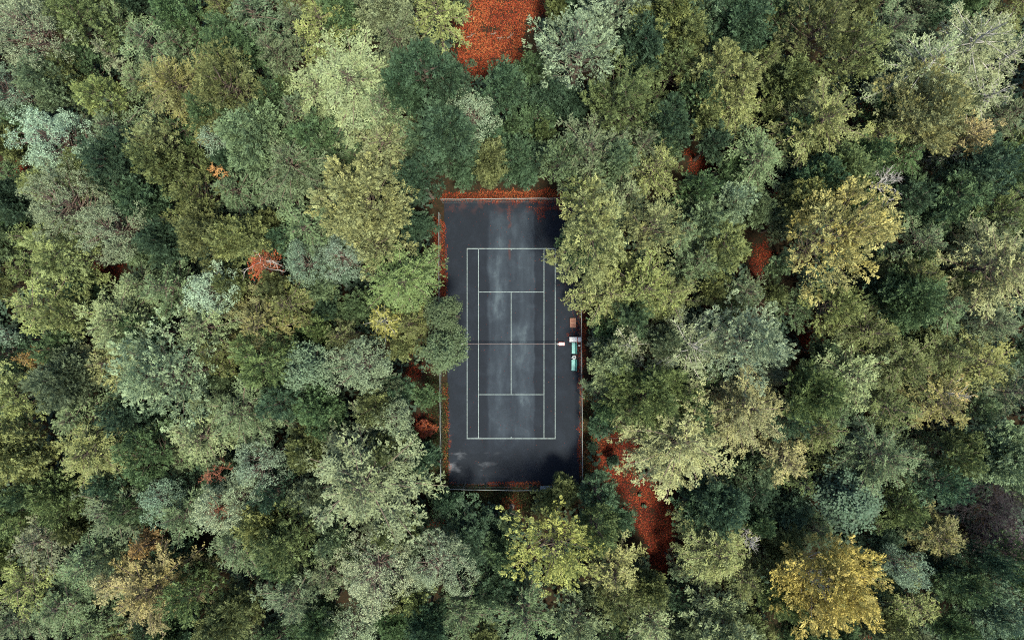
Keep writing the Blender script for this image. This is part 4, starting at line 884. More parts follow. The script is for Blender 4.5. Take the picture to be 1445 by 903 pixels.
29.53|-31.17|3.38|14.9|P|olivegreen|mid-sized olive-green bushy tree left of the mustard-yellow tree
26.63|-29.87|3.01|13.9|F|olive|small olive feathery tree just below the pale bare branches
33.39|-27.85|5.83|20.5|P|gold|mustard-yellow plumed tree at the bottom of the frame, lower right
38.14|-20.81|4.67|12.5|M|darkblue|dark blue-green rounded tree above the mustard-yellow tree
39.76|-13.96|4.83|18.0|F|sage|large sage-green feathery tree above and right of the dark blue-green tree
43.34|-27.25|2.96|15.6|N|bluegrey|small blue-grey pine tree right of the mustard-yellow tree
45.45|-31.88|4.18|14.6|F|yellowgreen|mid-sized yellow-green feathery tree well right of the mustard-yellow tree
44.22|-21.06|2.73|12.9|P|olivegreen|small olive-green bushy tree right of the dark blue-green tree
47.05|-18.41|3.53|16.4|P|darkgreen|mid-sized deep green bushy tree left of the purple thicket
48.63|-24.61|3.39|14.5|F|oliveTan|mid-sized brownish olive feathery tree below and left of the purple thicket
55.70|-21.66|4.95|10.5|B2|purple|dark purple leafless thicket near the right edge
57.08|-26.15|3.52|10|B2|mauve|mauve twiggy tree below the purple thicket
54.37|-14.69|4.55|15.3|P|sage|large sage-green bushy tree above the purple thicket
53.78|-31.80|4.37|14.9|P|bluesage|mid-sized blue-green bushy tree well below the purple thicket
49.96|-29.82|3.38|14.7|P|green|mid-sized mid-green bushy tree below and left of the purple thicket
49.35|-14.71|3.37|15.2|P|olivegreen|mid-sized olive-green bushy tree below the tan twiggy tree
45.65|-15.69|3.01|13.7|F|sage|small sage-green feathery tree below and left of the tan twiggy tree
28.36|-20.28|3.32|10|P|dark|small dark green bushy tree just above the pale bare branches
32.98|-22.28|3.58|8|P|dark|mid-sized dark green bushy tree just above and right of the pale bare branches
42.94|-26.43|2.74|8|P|dark|small dark green bushy tree just below and right of the dark blue-green tree
49.21|-34.66|2.81|13.7|P|green|small mid-green bushy tree between the purple thicket and the mustard-yellow tree
19.54|-32.79|2.72|9|P|dark|small dark green bushy tree well below and left of the pale bare branches
43.15|-34.88|2.63|13.0|P|olive|small olive bushy tree below and right of the mustard-yellow tree
55.78|-27.29|2.98|14.8|P|green|small mid-green bushy tree below the purple thicket
31.21|-25.99|2.90|10|P|olive|small olive bushy tree just right of the pale bare branches
34.91|-13.15|2.97|15.2|F|olive|small olive feathery tree above the dark blue-green tree
43.41|-31.15|2.30|9|P|dark|very small dark green bushy tree right of the mustard-yellow tree
52.08|-27.19|2.77|15.2|P|dark|small dark green bushy tree below the purple thicket
-58.41|-27.42|2.73|11.9|P|olivegreen|small olive-green bushy tree just left of the greyish mauve tree
-18.80|18.89|2.80|9.0|F|green|small mid-green feathery tree just above the pale yellow-sage tree
-27.16|-36.98|2.76|10.6|P|green|small mid-green bushy tree well below and left of the chalky pale tree
47.32|36.43|2.79|9.5|P|greygreen|small grey-green bushy tree above the silvery star tree
-18.12|-13.83|2.81|8.6|F|green|small mid-green feathery tree above the large pale star tree
-38.62|-16.20|2.80|8.8|F|sage|small sage-green feathery tree just above and left of the bare orange limbs
-58.48|8.09|2.74|11.6|P|greengrey|small dull green bushy tree below and left of the pale blue-grey pair
-14.61|-37.73|2.80|9.0|P|sage|small sage-green bushy tree below the chalky pale tree
56.26|-37.09|2.77|10.0|P|green|small mid-green bushy tree between the purple thicket and the dark blue-green tree
-58.78|-3.71|2.77|10.2|P|darkgreen|small deep green bushy tree just left of the rust-brown tree
33.26|1.20|2.80|8.8|P|sage|small sage-green bushy tree just above and right of the big blue-sage tree
-18.79|21.81|2.77|10.1|F|darkgreen|small deep green feathery tree below the large drooping tree
29.62|-17.09|2.79|9.5|P|sage|small sage-green bushy tree below and right of the tan-olive tree
-36.95|-36.54|2.79|9.4|P|darkgreen|small deep green bushy tree below and right of the tan-beige tree
28.35|13.38|2.78|9.7|P|sage|small sage-green bushy tree above and left of the golden-topped tree
39.36|36.46|2.74|11.5|P|olive|small olive bushy tree well above and left of the silvery star tree
25.05|2.25|2.78|9.8|P|olivegreen|small olive-green bushy tree just above and left of the big blue-sage tree
32.73|-35.90|2.76|10.7|P|green|small mid-green bushy tree below and left of the mustard-yellow tree
41.58|23.63|2.74|11.6|P|green|small mid-green bushy tree just left of the peach-tipped tree
-12.95|-35.56|2.80|9.1|P|green|small mid-green bushy tree below and right of the chalky pale tree
-37.23|18.59|2.79|9.3|P|olivegreen|small olive-green bushy tree well above and left of the orange dead tree
30.08|-27.90|2.75|10.9|P|olive|small olive bushy tree just below and right of the pale bare branches
-33.75|-18.04|2.78|9.7|P|greengrey|small dull green bushy tree just right of the bare orange limbs
48.92|-28.21|2.76|10.6|P|dark|small dark green bushy tree below and left of the purple thicket
19.39|-36.17|2.74|11.4|P|greengrey|small dull green bushy tree well below and left of the pale bare branches
59.96|19.91|2.79|9.3|P|olivegreen|small olive-green bushy tree just right of the peach-beige tree
-42.20|-36.46|2.79|9.4|P|dark|small dark green bushy tree just below the tan-beige tree
-39.48|-37.29|2.77|10.4|P|green|small mid-green bushy tree just below and right of the tan-beige tree
52.73|37.26|2.78|9.7|P|green|small mid-green bushy tree just above and left of the top right silver tree
-32.60|-37.01|2.77|10.0|P|greengrey|small dull green bushy tree below and right of the tan-beige tree
59.00|-36.80|2.77|10.4|P|olive|small olive bushy tree well below the purple thicket
-47.37|37.33|2.77|10.0|P|greygreen|small grey-green bushy tree above and right of the corner pine
42.99|9.30|2.76|10.6|F|dark|small dark green feathery tree below the white leafless tree
30.24|-6.15|2.80|8.7|F|greygreen|small grey-green feathery tree just below and right of the big blue-sage tree
35.38|-24.91|2.78|9.7|F|greengrey|small dull green feathery tree just below and left of the dark blue-green tree
47.27|-23.53|2.80|8.8|P|greygreen|small grey-green bushy tree right of the dark blue-green tree
41.18|-35.15|2.77|10.2|P|greygreen|small grey-green bushy tree below and right of the mustard-yellow tree
-3.39|-37.33|2.77|10.0|P|olive|small olive bushy tree below and right of the pink-grey tree
26.61|-37.18|2.76|10.5|P|olivegreen|small olive-green bushy tree well below the pale bare branches
-59.36|11.79|2.79|9.2|P|green|small mid-green bushy tree left of the pale blue-grey pair
50.16|37.44|2.81|8.6|P|darkgreen|small deep green bushy tree above the silvery star tree
29.34|-37.24|2.80|9.0|F|olive|small olive feathery tree below and left of the mustard-yellow tree
-18.20|1.27|2.79|9.2|P|green|small mid-green bushy tree just left of the lemon-yellow star tree
25.53|18.11|2.80|8.7|P|green|small mid-green bushy tree between the yellow-green star tree and the golden-topped tree
13.78|-36.74|2.75|11.1|F|green|small mid-green feathery tree well below and right of the big yellow-green tree
-46.64|-36.78|2.77|10.2|F|olive|small olive feathery tree below and left of the tan-beige tree
59.00|36.97|2.75|10.9|F|olive|small olive feathery tree just above and right of the top right silver tree
-49.32|28.98|2.76|10.8|P|green|small mid-green bushy tree above the powder-blue pine
-38.45|-19.49|2.80|8.8|P|dark|small dark green bushy tree just below and left of the bare orange limbs
34.30|-36.80|2.73|11.7|P|sage|small sage-green bushy tree below the mustard-yellow tree
-58.49|3.97|2.73|11.9|P|olive|small olive bushy tree above and left of the rust-brown tree
46.68|-37.14|2.77|10.1|P|greygreen|small grey-green bushy tree well below and right of the mustard-yellow tree
-25.67|37.42|2.79|9.2|F|olive|small olive feathery tree well above and left of the large drooping tree
32.08|37.86|2.81|8.6|P|olivegreen|small olive-green bushy tree well above the yellow-green star tree
53.35|-10.32|2.73|11.9|P|sage|small sage-green bushy tree just below and right of the tan twiggy tree
-43.76|36.93|2.73|11.8|P|dark|small dark green bushy tree well right of the corner pine
59.21|-3.36|2.76|10.8|P|sage|small sage-green bushy tree above and right of the tan twiggy tree
-36.30|-29.23|2.80|9.1|P|olive|small olive bushy tree above and right of the tan-beige tree
-59.07|37.38|2.12|10.1|F|greygreen|very small grey-green feathery tree just above and left of the corner pine
-40.89|14.62|2.09|11.5|F|greygreen|very small grey-green feathery tree right of the pale blue-grey pair
23.49|-7.21|2.09|11.5|F|green|very small mid-green feathery tree just above and left of the tan-olive tree
-19.68|-26.85|2.14|8.7|P|olivegreen|very small olive-green bushy tree just above and left of the chalky pale tree
-11.14|-25.86|2.14|9.1|P|greygreen|very small grey-green bushy tree just above and left of the pink-grey tree
-11.64|36.87|2.12|9.9|P|greygreen|very small grey-green bushy tree above and right of the large drooping tree
36.76|-16.93|2.12|10.0|F|olive|very small olive feathery tree just above and left of the dark blue-green tree
31.18|11.05|2.14|9.2|P|greygreen|very small grey-green bushy tree just above and left of the golden-topped tree
8.30|36.50|2.13|9.8|P|darkgreen|very small deep green bushy tree just above the pale mint-grey tree
-28.20|10.47|2.13|9.3|P|olive|very small olive bushy tree just above the orange dead tree
43.84|-19.17|2.09|11.8|F|sage|very small sage-green feathery tree just right of the dark blue-green tree
-14.48|-7.50|2.11|10.7|P|greygreen|very small grey-green bushy tree just below and right of the pinkish pale pine
-21.65|-1.25|2.10|11.4|P|olivegreen|very small olive-green bushy tree just above and right of the round speckled tree
34.11|29.67|2.14|9.0|F|greygreen|very small grey-green feathery tree just above the yellow-green star tree
15.12|-30.20|2.09|12.0|P|olive|very small olive bushy tree below the red path
2.82|28.63|2.12|9.9|P|green|very small mid-green bushy tree just left of the pale mint-grey tree
-13.03|-8.45|2.12|9.9|P|darkgreen|very small deep green bushy tree just below and right of the pinkish pale pine
-8.94|-24.28|2.14|8.8|F|green|very small mid-green feathery tree just below the court's lower left corner
-40.71|-12.55|2.09|12.0|F|sage|very small sage-green feathery tree below the big pale blue-green tree
58.79|-30.47|2.10|11.3|P|green|very small mid-green bushy tree below the purple thicket
6.54|25.22|2.14|9.0|P|dark|very small dark green bushy tree just below the pale mint-grey tree
-10.55|-37.64|2.13|9.3|P|green|very small mid-green bushy tree below the pink-grey tree
59.58|10.70|2.13|9.4|P|greengrey|very small dull green bushy tree just above and right of the pale edge tree
-12.60|-14.55|2.11|10.8|F|green|very small mid-green feathery tree above and left of the court's lower left corner
22.66|3.42|2.09|11.6|P|olive|very small olive bushy tree above the silvery net-level tree
-21.85|3.87|2.12|10.3|P|sage|very small sage-green bushy tree above and left of the lemon-yellow star tree
44.02|37.68|2.14|8.9|F|sage|very small sage-green feathery tree above and left of the silvery star tree
-37.89|21.58|2.09|11.8|F|green|very small mid-green feathery tree well right of the powder-blue pine
-1.33|-26.59|2.10|11.3|P|green|very small mid-green bushy tree just right of the pink-grey tree
-59.68|17.55|2.13|9.7|F|green|very small mid-green feathery tree below and left of the powder-blue pine
59.93|-20.09|2.14|9.2|P|greygreen|very small grey-green bushy tree just above and right of the purple thicket
52.89|-37.02|2.09|11.5|F|green|very small mid-green feathery tree well below the purple thicket
33.91|-18.63|2.10|11.1|F|olivegreen|very small olive-green feathery tree just above and left of the dark blue-green tree
-31.89|6.85|2.13|9.3|P|dark|very small dark green bushy tree just left of the orange dead tree
-43.45|7.87|2.14|8.9|P|sage|very small sage-green bushy tree above and left of the oval blue-grey tree
36.70|-36.62|2.09|11.5|P|green|very small mid-green bushy tree below the mustard-yellow tree
-54.59|37.50|2.14|9.2|P|sage|very small sage-green bushy tree just above and right of the corner pine
-13.27|-3.25|2.14|9.2|P|olive|very small olive bushy tree just below and right of the lemon-yellow star tree
26.85|-22.50|1.61|11.6|P|green|very small mid-green bushy tree just above the pale bare branches
-22.17|-37.86|1.65|8.6|P|greygreen|very small grey-green bushy tree below and left of the chalky pale tree
-51.91|-23.91|1.62|11.0|F|green|very small mid-green feathery tree just above and right of the greyish mauve tree
-50.72|25.67|1.64|9.6|F|greengrey|very small dull green feathery tree just above and right of the powder-blue pine
36.33|14.33|1.62|10.6|P|sage|very small sage-green bushy tree above the golden-topped tree
0.28|22.59|1.63|10.3|P|green|very small mid-green bushy tree just right of the small pale mint tree
51.08|24.31|1.61|11.4|P|sage|very small sage-green bushy tree just above and left of the peach-beige tree
19.13|-29.08|1.60|12.0|F|sage|very small sage-green feathery tree below and right of the red path
36.44|-3.79|1.63|10.0|P|greengrey|very small dull green bushy tree right of the big blue-sage tree
26.21|-17.84|1.63|10.5|F|greengrey|very small dull green feathery tree below and right of the big tan-sage tree
30.63|24.46|1.64|9.1|P|olive|very small olive bushy tree just left of the yellow-green star tree
36.86|-1.41|1.61|11.5|F|olive|very small olive feathery tree right of the big blue-sage tree
-59.13|24.11|1.62|10.8|F|darkgreen|very small deep green feathery tree left of the powder-blue pine
42.75|-23.75|1.62|10.6|F|olivegreen|very small olive-green feathery tree just below and right of the dark blue-green tree
42.94|6.39|1.63|10.3|F|sage|very small sage-green feathery tree right of the golden-topped tree
30.48|2.97|1.63|10.3|P|olive|very small olive bushy tree just above and right of the big blue-sage tree
-30.28|-37.49|1.64|9.5|F|greygreen|very small grey-green feathery tree well below and right of the tan-beige tree
-58.67|-12.51|1.61|11.7|F|green|very small mid-green feathery tree below and left of the rust-brown tree
-50.19|-23.55|1.61|11.6|P|olive|very small olive bushy tree just above and right of the greyish mauve tree
-13.92|-32.92|1.62|10.6|F|olive|very small olive feathery tree just below and right of the chalky pale tree
47.93|-1.94|1.65|8.6|F|greengrey|very small dull green feathery tree above and left of the tan twiggy tree
49.26|4.38|1.61|11.9|P|olivegreen|very small olive-green bushy tree just left of the pale edge tree
-58.86|-24.80|1.62|11.0|P|green|very small mid-green bushy tree just left of the greyish mauve tree
4.18|21.78|1.62|10.7|P|olivegreen|very small olive-green bushy tree above and right of the olive dome
-24.69|-30.21|1.65|8.8|P|green|very small mid-green bushy tree left of the chalky pale tree
11.36|-10.56|1.61|11.9|P|green|very small mid-green bushy tree just right of the court's right fence
10.54|-36.39|1.62|11.2|F|green|very small mid-green feathery tree well below and right of the big yellow-green tree
-24.97|-2.42|1.64|9.4|P|green|very small mid-green bushy tree just above the round speckled tree
-29.56|-24.67|1.60|12.0|P|greygreen|very small grey-green bushy tree just below and right of the orange-limbed pine
28.68|-23.66|1.65|9.0|F|green|very small mid-green feathery tree just above the pale bare branches
-32.68|18.12|1.64|9.7|P|darkgreen|very small deep green bushy tree well above the orange dead tree
-33.50|-6.32|1.63|10.0|P|greengrey|very small dull green bushy tree right of the big pale blue-green tree
-0.04|-23.28|1.63|10.1|P|sage|very small sage-green bushy tree just below the court's bottom fence
48.51|-13.60|1.64|9.2|F|greengrey|very small dull green feathery tree below and left of the tan twiggy tree
18.00|19.70|1.63|10.5|P|sage|very small sage-green bushy tree well above and right of the broad overhanging tree
-56.17|12.25|1.64|9.5|F|dark|very small dark green feathery tree just left of the pale blue-grey pair
8.00|-32.22|1.64|9.3|P|greygreen|very small grey-green bushy tree just below and right of the big yellow-green tree
-49.85|-32.11|1.63|10.3|F|green|very small mid-green feathery tree below and right of the greyish mauve tree
"""
# ------------------------------------------------------------------ trees
UP = np.array([0, 0, 1.0])
def tubes_np(segs, n=5):
    """segs: list of (points (k,3), radii (k,)) -> V, F"""
    m = MB()
    for P, r in segs: m.tube(P, list(r), n, cap=False)
    return m

def feather(seed, R, H, base, nprim, dens, leaf, sparse=1.0, jag=.28, top=.10, elev1=68, droop=.22, flat=.3, sec_len=.42, lt=1.0, tj=1.0):
    """crown of boughs set round the stem, each bough a herringbone of leafy sprays"""
    r = rnd(seed); limbs = []; S0 = []; SD = []; SL = []; SN = []; BT = []
    lop = r.uniform(.75, 1.15, 7)
    for i in range(nprim):
        t = (i+.5)/nprim; t = t**.85
        az = i*2.39996 + r.normal()*.25
        prof = (1-t**2.0)*.92 + top
        lobe = np.interp((az % 6.2832)/6.2832*7, np.arange(8), np.append(lop, lop[0]))
        L_ = R*prof*(1 + r.normal()*jag*.6)*lobe; L_ = max(.5, min(L_, R*1.15))
        el = math.radians(-4 + (elev1+4)*t**1.3 + r.normal()*6)
        z0 = base + (H*.93-base)*t*.92 - L_*math.sin(el)*.35; z0 = max(z0, base*.8)
        d = np.array([math.cos(az)*math.cos(el), math.sin(az)*math.cos(el), math.sin(el)])
        s = np.linspace(0, 1, 6)[:, None]; bend = r.normal()*.16
        side = np.array([-math.sin(az), math.cos(az), 0])
        P = np.array([0, 0, z0]) + d*L_*s - UP*droop*L_*s**2 + side*bend*L_*s**2
        limbs.append((P, lt*(.010+.012*L_*(1-.92*s[:, 0]))))
        m = int(L_*dens); sj = np.sort(r.uniform(.16, 1.0, m))
        st = np.stack([np.interp(sj, s[:, 0], P[:, k]) for k in range(3)], 1)
        td = norm(d[None] - UP*2*droop*sj[:, None] + side[None]*2*bend*sj[:, None])
        pl = norm(np.cross(np.cross(td, UP), td) + r.normal(size=(m, 3))*flat)      # plane normal of each spray
        sg = np.where(np.arange(m) % 2, 1, -1)[:, None]; ang = np.radians(r.uniform(28, 62, m))[:, None]
        sd_ = norm(np.cross(pl, td)); dr_ = norm(td*np.cos(ang) + sd_*sg*np.sin(ang) + r.normal(size=(m, 3))*.20*tj)
        ln = (L_*sec_len*(1-sj)**.65 + .30)*r.uniform(.45, 1.3, m)
        S0.append(st); SD.append(dr_); SL.append(ln); SN.append(pl); BT.append(np.column_stack([np.full(m, r.random()), np.full(m, t)]))
    S0 = np.vstack(S0); SD = np.vstack(SD); SL = np.concatenate(SL); SN = np.vstack(SN); BT = np.vstack(BT)
    # twigs on every side branch, leaves on every twig
    kt = np.maximum(2, (SL/.135).astype(int)); K = np.repeat(np.arange(len(SL)), kt); nt_ = len(K)
    u = np.concatenate([(np.arange(q)+.5)/q for q in kt]) + r.normal(size=nt_)*.04
    lat0 = norm(np.cross(SN[K], SD[K])); sg = np.where(np.arange(nt_) % 2, 1, -1)*(r.random(nt_) > .12); an = np.radians(r.uniform(25, 65, nt_))
    TD = norm(SD[K]*np.cos(an)[:, None] + lat0*(sg*np.sin(an))[:, None] + r.normal(size=(nt_, 3))*.13*tj + UP*.06)
    TN = norm(SN[K] + r.normal(size=(nt_, 3))*.24*tj); TN = norm(TN - TD*np.sum(TN*TD, 1, keepdims=True))
    TL = (.16 + .36*(1-u)*np.minimum(SL[K], 1.4))*r.uniform(.6, 1.35, nt_)
    T0 = S0[K] + SD[K]*(SL[K]*u)[:, None] - UP*(.16*SL[K]*u**2)[:, None] + r.normal(size=(nt_, 3))*.05
    k = np.maximum(2, (TL/.062*sparse).astype(int)); I2 = np.repeat(np.arange(nt_), k); n = len(I2); I = K[I2]
    j = r.random(n); lat = np.cross(TN[I2], TD[I2]); off = r.uniform(-1, 1, n)
    c = T0[I2] + TD[I2]*(TL[I2]*j)[:, None] + lat*(off*(.03+.16*TL[I2]*(1-.7*j)))[:, None] + TN[I2]*(r.normal(size=n)*.02)[:, None]
    ax = norm(TD[I2] + lat*(off*.9)[:, None] + r.normal(size=(n, 3))*.2); nm = norm(TN[I2] + lat*(off*.3)[:, None] + r.normal(size=(n, 3))*.12)
    V, F = leaf_quads(c, ax, nm, r.uniform(*leaf[0], n), r.uniform(*leaf[1], n))
    tint = np.clip(.5 + (BT[I, 0]-.5)*.5 + r.normal(size=nt_)[I2]*.14 + r.normal(size=n)*.05, 0, .999)
    return V, F, tint, np.clip(BT[I, 0]*1.3-.3 + r.normal(size=n)*.18 + (BT[I, 1]-.4)*.5, 0, 1), limbs, (r.uniform(.78, 1.22, nt_)[I2]*r.uniform(.85, 1.15, len(SL))[I])

def puff(seed, R, H, base, nlobe, leaf, lobe=(.8, 1.6), clump=(.26, .48), per=15, cd=15, mode='puff', cone=0.0, point=1.5, fill=.8):
    """crown of plume-shaped boughs, each carrying many leaf clumps, with shaded foliage in the gaps between them"""
    r = rnd(seed); limbs = []
    cz = base + (H-base)*.40; rz = (H-base)*.60
    lop = r.uniform(.55, 1.2, 6)
    u = np.arange(nlobe)+.5; th = u*2.39996 + r.normal(size=nlobe)*.35
    h = 1 - (u/nlobe)*1.25 + r.normal(size=nlobe)*.10; h = np.clip(h, -.35, .97)
    LR = r.uniform(*lobe, nlobe)*(.72 + .28*R/4.5)
    lob = np.interp((th % 6.2832)/6.2832*6, np.arange(7), np.append(lop, lop[0]))
    rr = np.sqrt(1-h**2)*(1-cone*np.clip(h, 0, 1)*.5)
    sh = r.uniform(.52, 1.12, nlobe)
    c = np.column_stack([np.cos(th)*rr*(R-LR*.9)*lob*sh, np.sin(th)*rr*(R-LR*.9)*lob*sh, cz + h*(rz-LR*.6)*r.uniform(.60, 1.15, nlobe)])
    D = norm(np.column_stack([np.cos(th)*rr, np.sin(th)*rr, .35+.9*np.clip(h, -.2, 1)]) + r.normal(size=(nlobe, 3))*.22)
    for i in range(nlobe):
        z0 = max(base*.8, c[i, 2] - (rr[i]*R)*.65 - .6)
        p0 = np.array([0, 0, min(z0, H*.8)]); mid = p0*.45 + c[i]*.55 + np.array([0, 0, -.3])
        limbs.append((np.array([p0, mid, c[i]]), np.array([.075, .045, .02])*(.6+R/9)))
    m = np.maximum(6, (LR**2*cd).astype(int)); I = np.repeat(np.arange(nlobe), m); n = len(I)
    s = r.uniform(-.75, 1.0, n); e0 = r.normal(size=(n, 3)) + UP*.25; e0 = norm(e0 - D[I]*np.sum(e0*D[I], 1, keepdims=True))
    prof = np.sqrt(np.clip(1-s**2, 0, 1))*(1-.35*np.clip(s, 0, 1))
    cc = c[I] + D[I]*(LR[I]*point*.62*s)[:, None] + e0*(LR[I]*.72*prof*r.uniform(.6, 1.12, n))[:, None]
    d = norm(e0*prof[:, None] + D[I]*(s*.8)[:, None] + UP*.2)
    CR = r.uniform(*clump, n)*(1-.35*np.clip(s, 0, 1))
    k = np.maximum(4, (per*(CR/.36)**2).astype(int)); J = np.repeat(np.arange(n), k); q = len(J)
    e = norm(r.normal(size=(q, 3)) + UP*.3 + d[J]*.5)
    lum = r.uniform(.72, 1.28, n)
    if mode == 'spray':
        a_ = norm(D[I]*.6 + e0*(.75*prof)[:, None] + UP*.25 + r.normal(size=(n, 3))*.22)
        SLn = CR*r.uniform(1.7, 2.6, n); k = np.maximum(6, (per*(SLn/.8)**1.3).astype(int)); J = np.repeat(np.arange(n), k); q = len(J)
        pn = norm(UP*.85 + e0*.55 + r.normal(size=(n, 3))*.42); pn = norm(pn - a_*np.sum(pn*a_, 1, keepdims=True)); lt = np.cross(pn, a_)
        jj = r.random(q)**.85; of = r.uniform(-1, 1, q); wd_ = .05 + .30*SLn[J]*(1-.75*jj)
        pos = cc[J] + a_[J]*(SLn[J]*(jj-.35))[:, None] + lt[J]*(of*wd_)[:, None] + pn[J]*(r.normal(size=q)*.035 - .18*of**2*wd_)[:, None]
        nm = norm(pn[J] + lt[J]*(of*.4)[:, None] + r.normal(size=(q, 3))*.13); ax = norm(a_[J] + lt[J]*(of*.9)[:, None] + r.normal(size=(q, 3))*.2)
    elif mode == 'maple':
        pos = cc[J] + e*(CR[J]*r.uniform(.3, 1.5, q))[:, None]*np.array([1.15, 1.15, .5]); nm = norm(UP*.9 + d[J]*.3 + r.normal(size=(q, 3))*.38)
    else:
        pos = cc[J] + e*(CR[J]*r.uniform(.6, 1.15, q))[:, None]; nm = norm(e*.8 + UP*.35 + r.normal(size=(q, 3))*.28)
    if mode != 'spray': ax = norm(np.cross(nm, r.normal(size=(q, 3))) + D[I][J]*.5 + (e*.8 if mode == 'pine' else 0))
    bt = r.random(nlobe); ct = r.random(n)
    tint = np.clip(.5 + (bt[I][J]-.5)*.3 + (ct[J]-.5)*.4 + r.normal(size=q)*.05, 0, .999)
    turn = np.clip(bt[I][J]*1.2-.35 + (ct[J]-.5)*.5 + r.normal(size=q)*.12, 0, 1)
    L_out = lum[J]; nf = int(R*R*32*fill); g = norm(r.normal(size=(nf, 3))); g[:, 2] = np.abs(g[:, 2])*1.0 - .25; lf = np.interp((np.arctan2(g[:, 1], g[:, 0]) % 6.2832)/6.2832*6, np.arange(7), np.append(lop, lop[0]))
    fp = np.column_stack([g[:, :2]*(R*.80*lf*r.uniform(.5, 1, nf)**.4)[:, None], cz + g[:, 2]*rz*.5*r.uniform(.7, 1.1, nf) - .7])
    pos = np.vstack([pos, fp]); nm = np.vstack([nm, norm(UP + r.normal(size=(nf, 3))*.5)]); ax = np.vstack([ax, r.normal(size=(nf, 3))])
    tint = np.append(tint, r.random(nf)*.999); turn = np.append(turn, np.zeros(nf)); L_out = np.append(L_out, np.full(nf, .9)); q += nf
    V, F = leaf_quads(pos, ax, nm, r.uniform(*leaf[0], q), r.uniform(*leaf[1], q))
    return V, F, tint, turn, limbs, L_out

def bare(seed, R, H, base, nprim, elev=(10, 75), curl=.3, depth=3, th=1.0):
    """leafless boughs, forking to fine twigs"""
    r = rnd(seed); segs = []
    def grow(p, d, L_, rad, lev):
        k = 5; P = [p]; q = p.copy(); dd = d.copy()
        for _ in range(k):
            dd = norm(dd + r.normal(size=3)*curl*.35 + UP*.04); q = q + dd*L_/k; P.append(q.copy())
        P = np.array(P); segs.append((P, np.linspace(rad, rad*.35, k+1)))
        if lev < depth:
            for j in range(4 if lev == 0 else 3):
                a = r.uniform(.3, .95); i = min(int(a*k), k-1); s_ = P[i]+(P[i+1]-P[i])*(a*k-i)
                sd_ = norm(np.cross(dd, r.normal(size=3))); grow(s_, norm(dd*.75+sd_*.75), L_*r.uniform(.38, .6), rad*.5, lev+1)
    for i in range(nprim):
        t = (i+.5)/nprim; az = i*2.39996 + r.normal()*.3; el = math.radians(elev[0] + (elev[1]-elev[0])*t)
        d = np.array([math.cos(az)*math.cos(el), math.sin(az)*math.cos(el), math.sin(el)])
        grow(np.array([0, 0, base+(H*.75-base)*t]), d, R*(1.0-.35*t)*r.uniform(.75, 1.1), .05*th, 0)
    return segs

def trunk_mesh(name, H, R, segs, mat, seed, top=.9):
    r = rnd(seed); z = np.linspace(0, H*top, 7); P = np.column_stack([r.normal(size=7)*.06*np.arange(7)/3, r.normal(size=7)*.06*np.arange(7)/3, z])
    rad = (.10+.045*R)*(1-np.linspace(0, 1, 7)**1.1*.9); rad[0] *= 1.5
    tr = MB().tube(P, list(rad), 8, cap=False).mesh(name+'_trunk', mat, True)
    lm = tubes_np(segs, 4).mesh(name+'_limbs', mat, True)
    return tr, lm

# leaf sizes: (length range), (width range) in metres
LF = ((.15, .28), (.07, .12)); LFS = ((.16, .30), (.05, .09)); LS = ((.15, .27), (.085, .14)); LP = ((.17, .28), (.12, .19)); LN = ((.13, .22), (.06, .10)); LMp = ((.20, .30), (.16, .24))
PROTO = {}
def proto(key, size, gen, H, R, bark, seed):
    V, F, tint, turn, limbs, lum = gen
    cm = mesh_np('crown_'+key, V, F, [M_LEAF], tint, extra={'turn': turn, 'lum': lum})
    PROTO.setdefault((key, size), []).append((H, R, cm, limbs, seed, {}))
SZ = {'L': (6.0, 17.0), 'M': (4.0, 14.5), 'S': (2.5, 11.0)}
for s_, reps in (('L', 4), ('M', 5), ('S', 4)):
    R, H = SZ[s_]
    for q in range(reps):
        sd0 = 100*q + {'L': 1, 'M': 2, 'S': 3}[s_]
        npr = {'L': 74, 'M': 48, 'S': 28}[s_]
        proto('F', s_, feather(sd0, R, H, H*.38, npr + 3*q, {'L': 2.9, 'M': 3.3, 'S': 4.2}[s_], LF, jag=.5, sec_len=(.46, .36, .44, .34, .40)[q], tj=(1.0, .45, .8, .4, 1.0)[q], droop=(.12, .25, .34, .18, .28)[q], flat=(.4, .55, .45, .6, .5)[q]), H, R, 'brown', sd0)
        nl = {'L': 48, 'M': 28, 'S': 14}[s_]
        proto('P', s_, puff(sd0+7, R, H, H*.36, nl + 3*q, LS, mode='spray', per=17, cd={'L': 18, 'M': 28, 'S': 36}[s_], fill=.6, lobe=((.8, 1.6), (.65, 1.25), (1.0, 1.9), (.7, 1.5), (.85, 1.4))[q], clump=((.26, .46), (.22, .4), (.3, .55), (.24, .45), (.3, .5))[q], cone=(.0, .5, .2, .7, .3)[q], point=(1.5, 2.3, 1.9, 2.6, 2.1)[q]), H, R, 'brown', sd0+7)
for s_, reps in (('L', 2), ('M', 3), ('S', 2)):
    R, H = SZ[s_]
    for q in range(reps):
        sd0 = 5000 + 100*q + ord(s_)
        nl = {'L': 70, 'M': 46, 'S': 24}[s_]
        proto('N', s_, puff(sd0, R, H, H*.45, nl, LN, lobe=(.7, 1.25), clump=(.20, .36), per=20, cd=19, mode='pine', point=1.15, fill=1.2), H, R, 'orange', sd0)
        npr = {'L': 40, 'M': 30, 'S': 20}[s_]
        proto('S', s_, feather(sd0+9, R, H, H*.36, npr, 2.6, LFS, lt=1.4, sparse=1.15, jag=.45, droop=.16, elev1=60), H, R, 'pale', sd0+9)
for q in range(2):
    R, H = SZ['M']; proto('M', 'M', puff(9000+q, R, H, H*.36, 44, LMp, lobe=(.9, 1.5), clump=(.3, .5), per=7, cd=13, mode='maple'), H, R, 'brown', 9000+q)

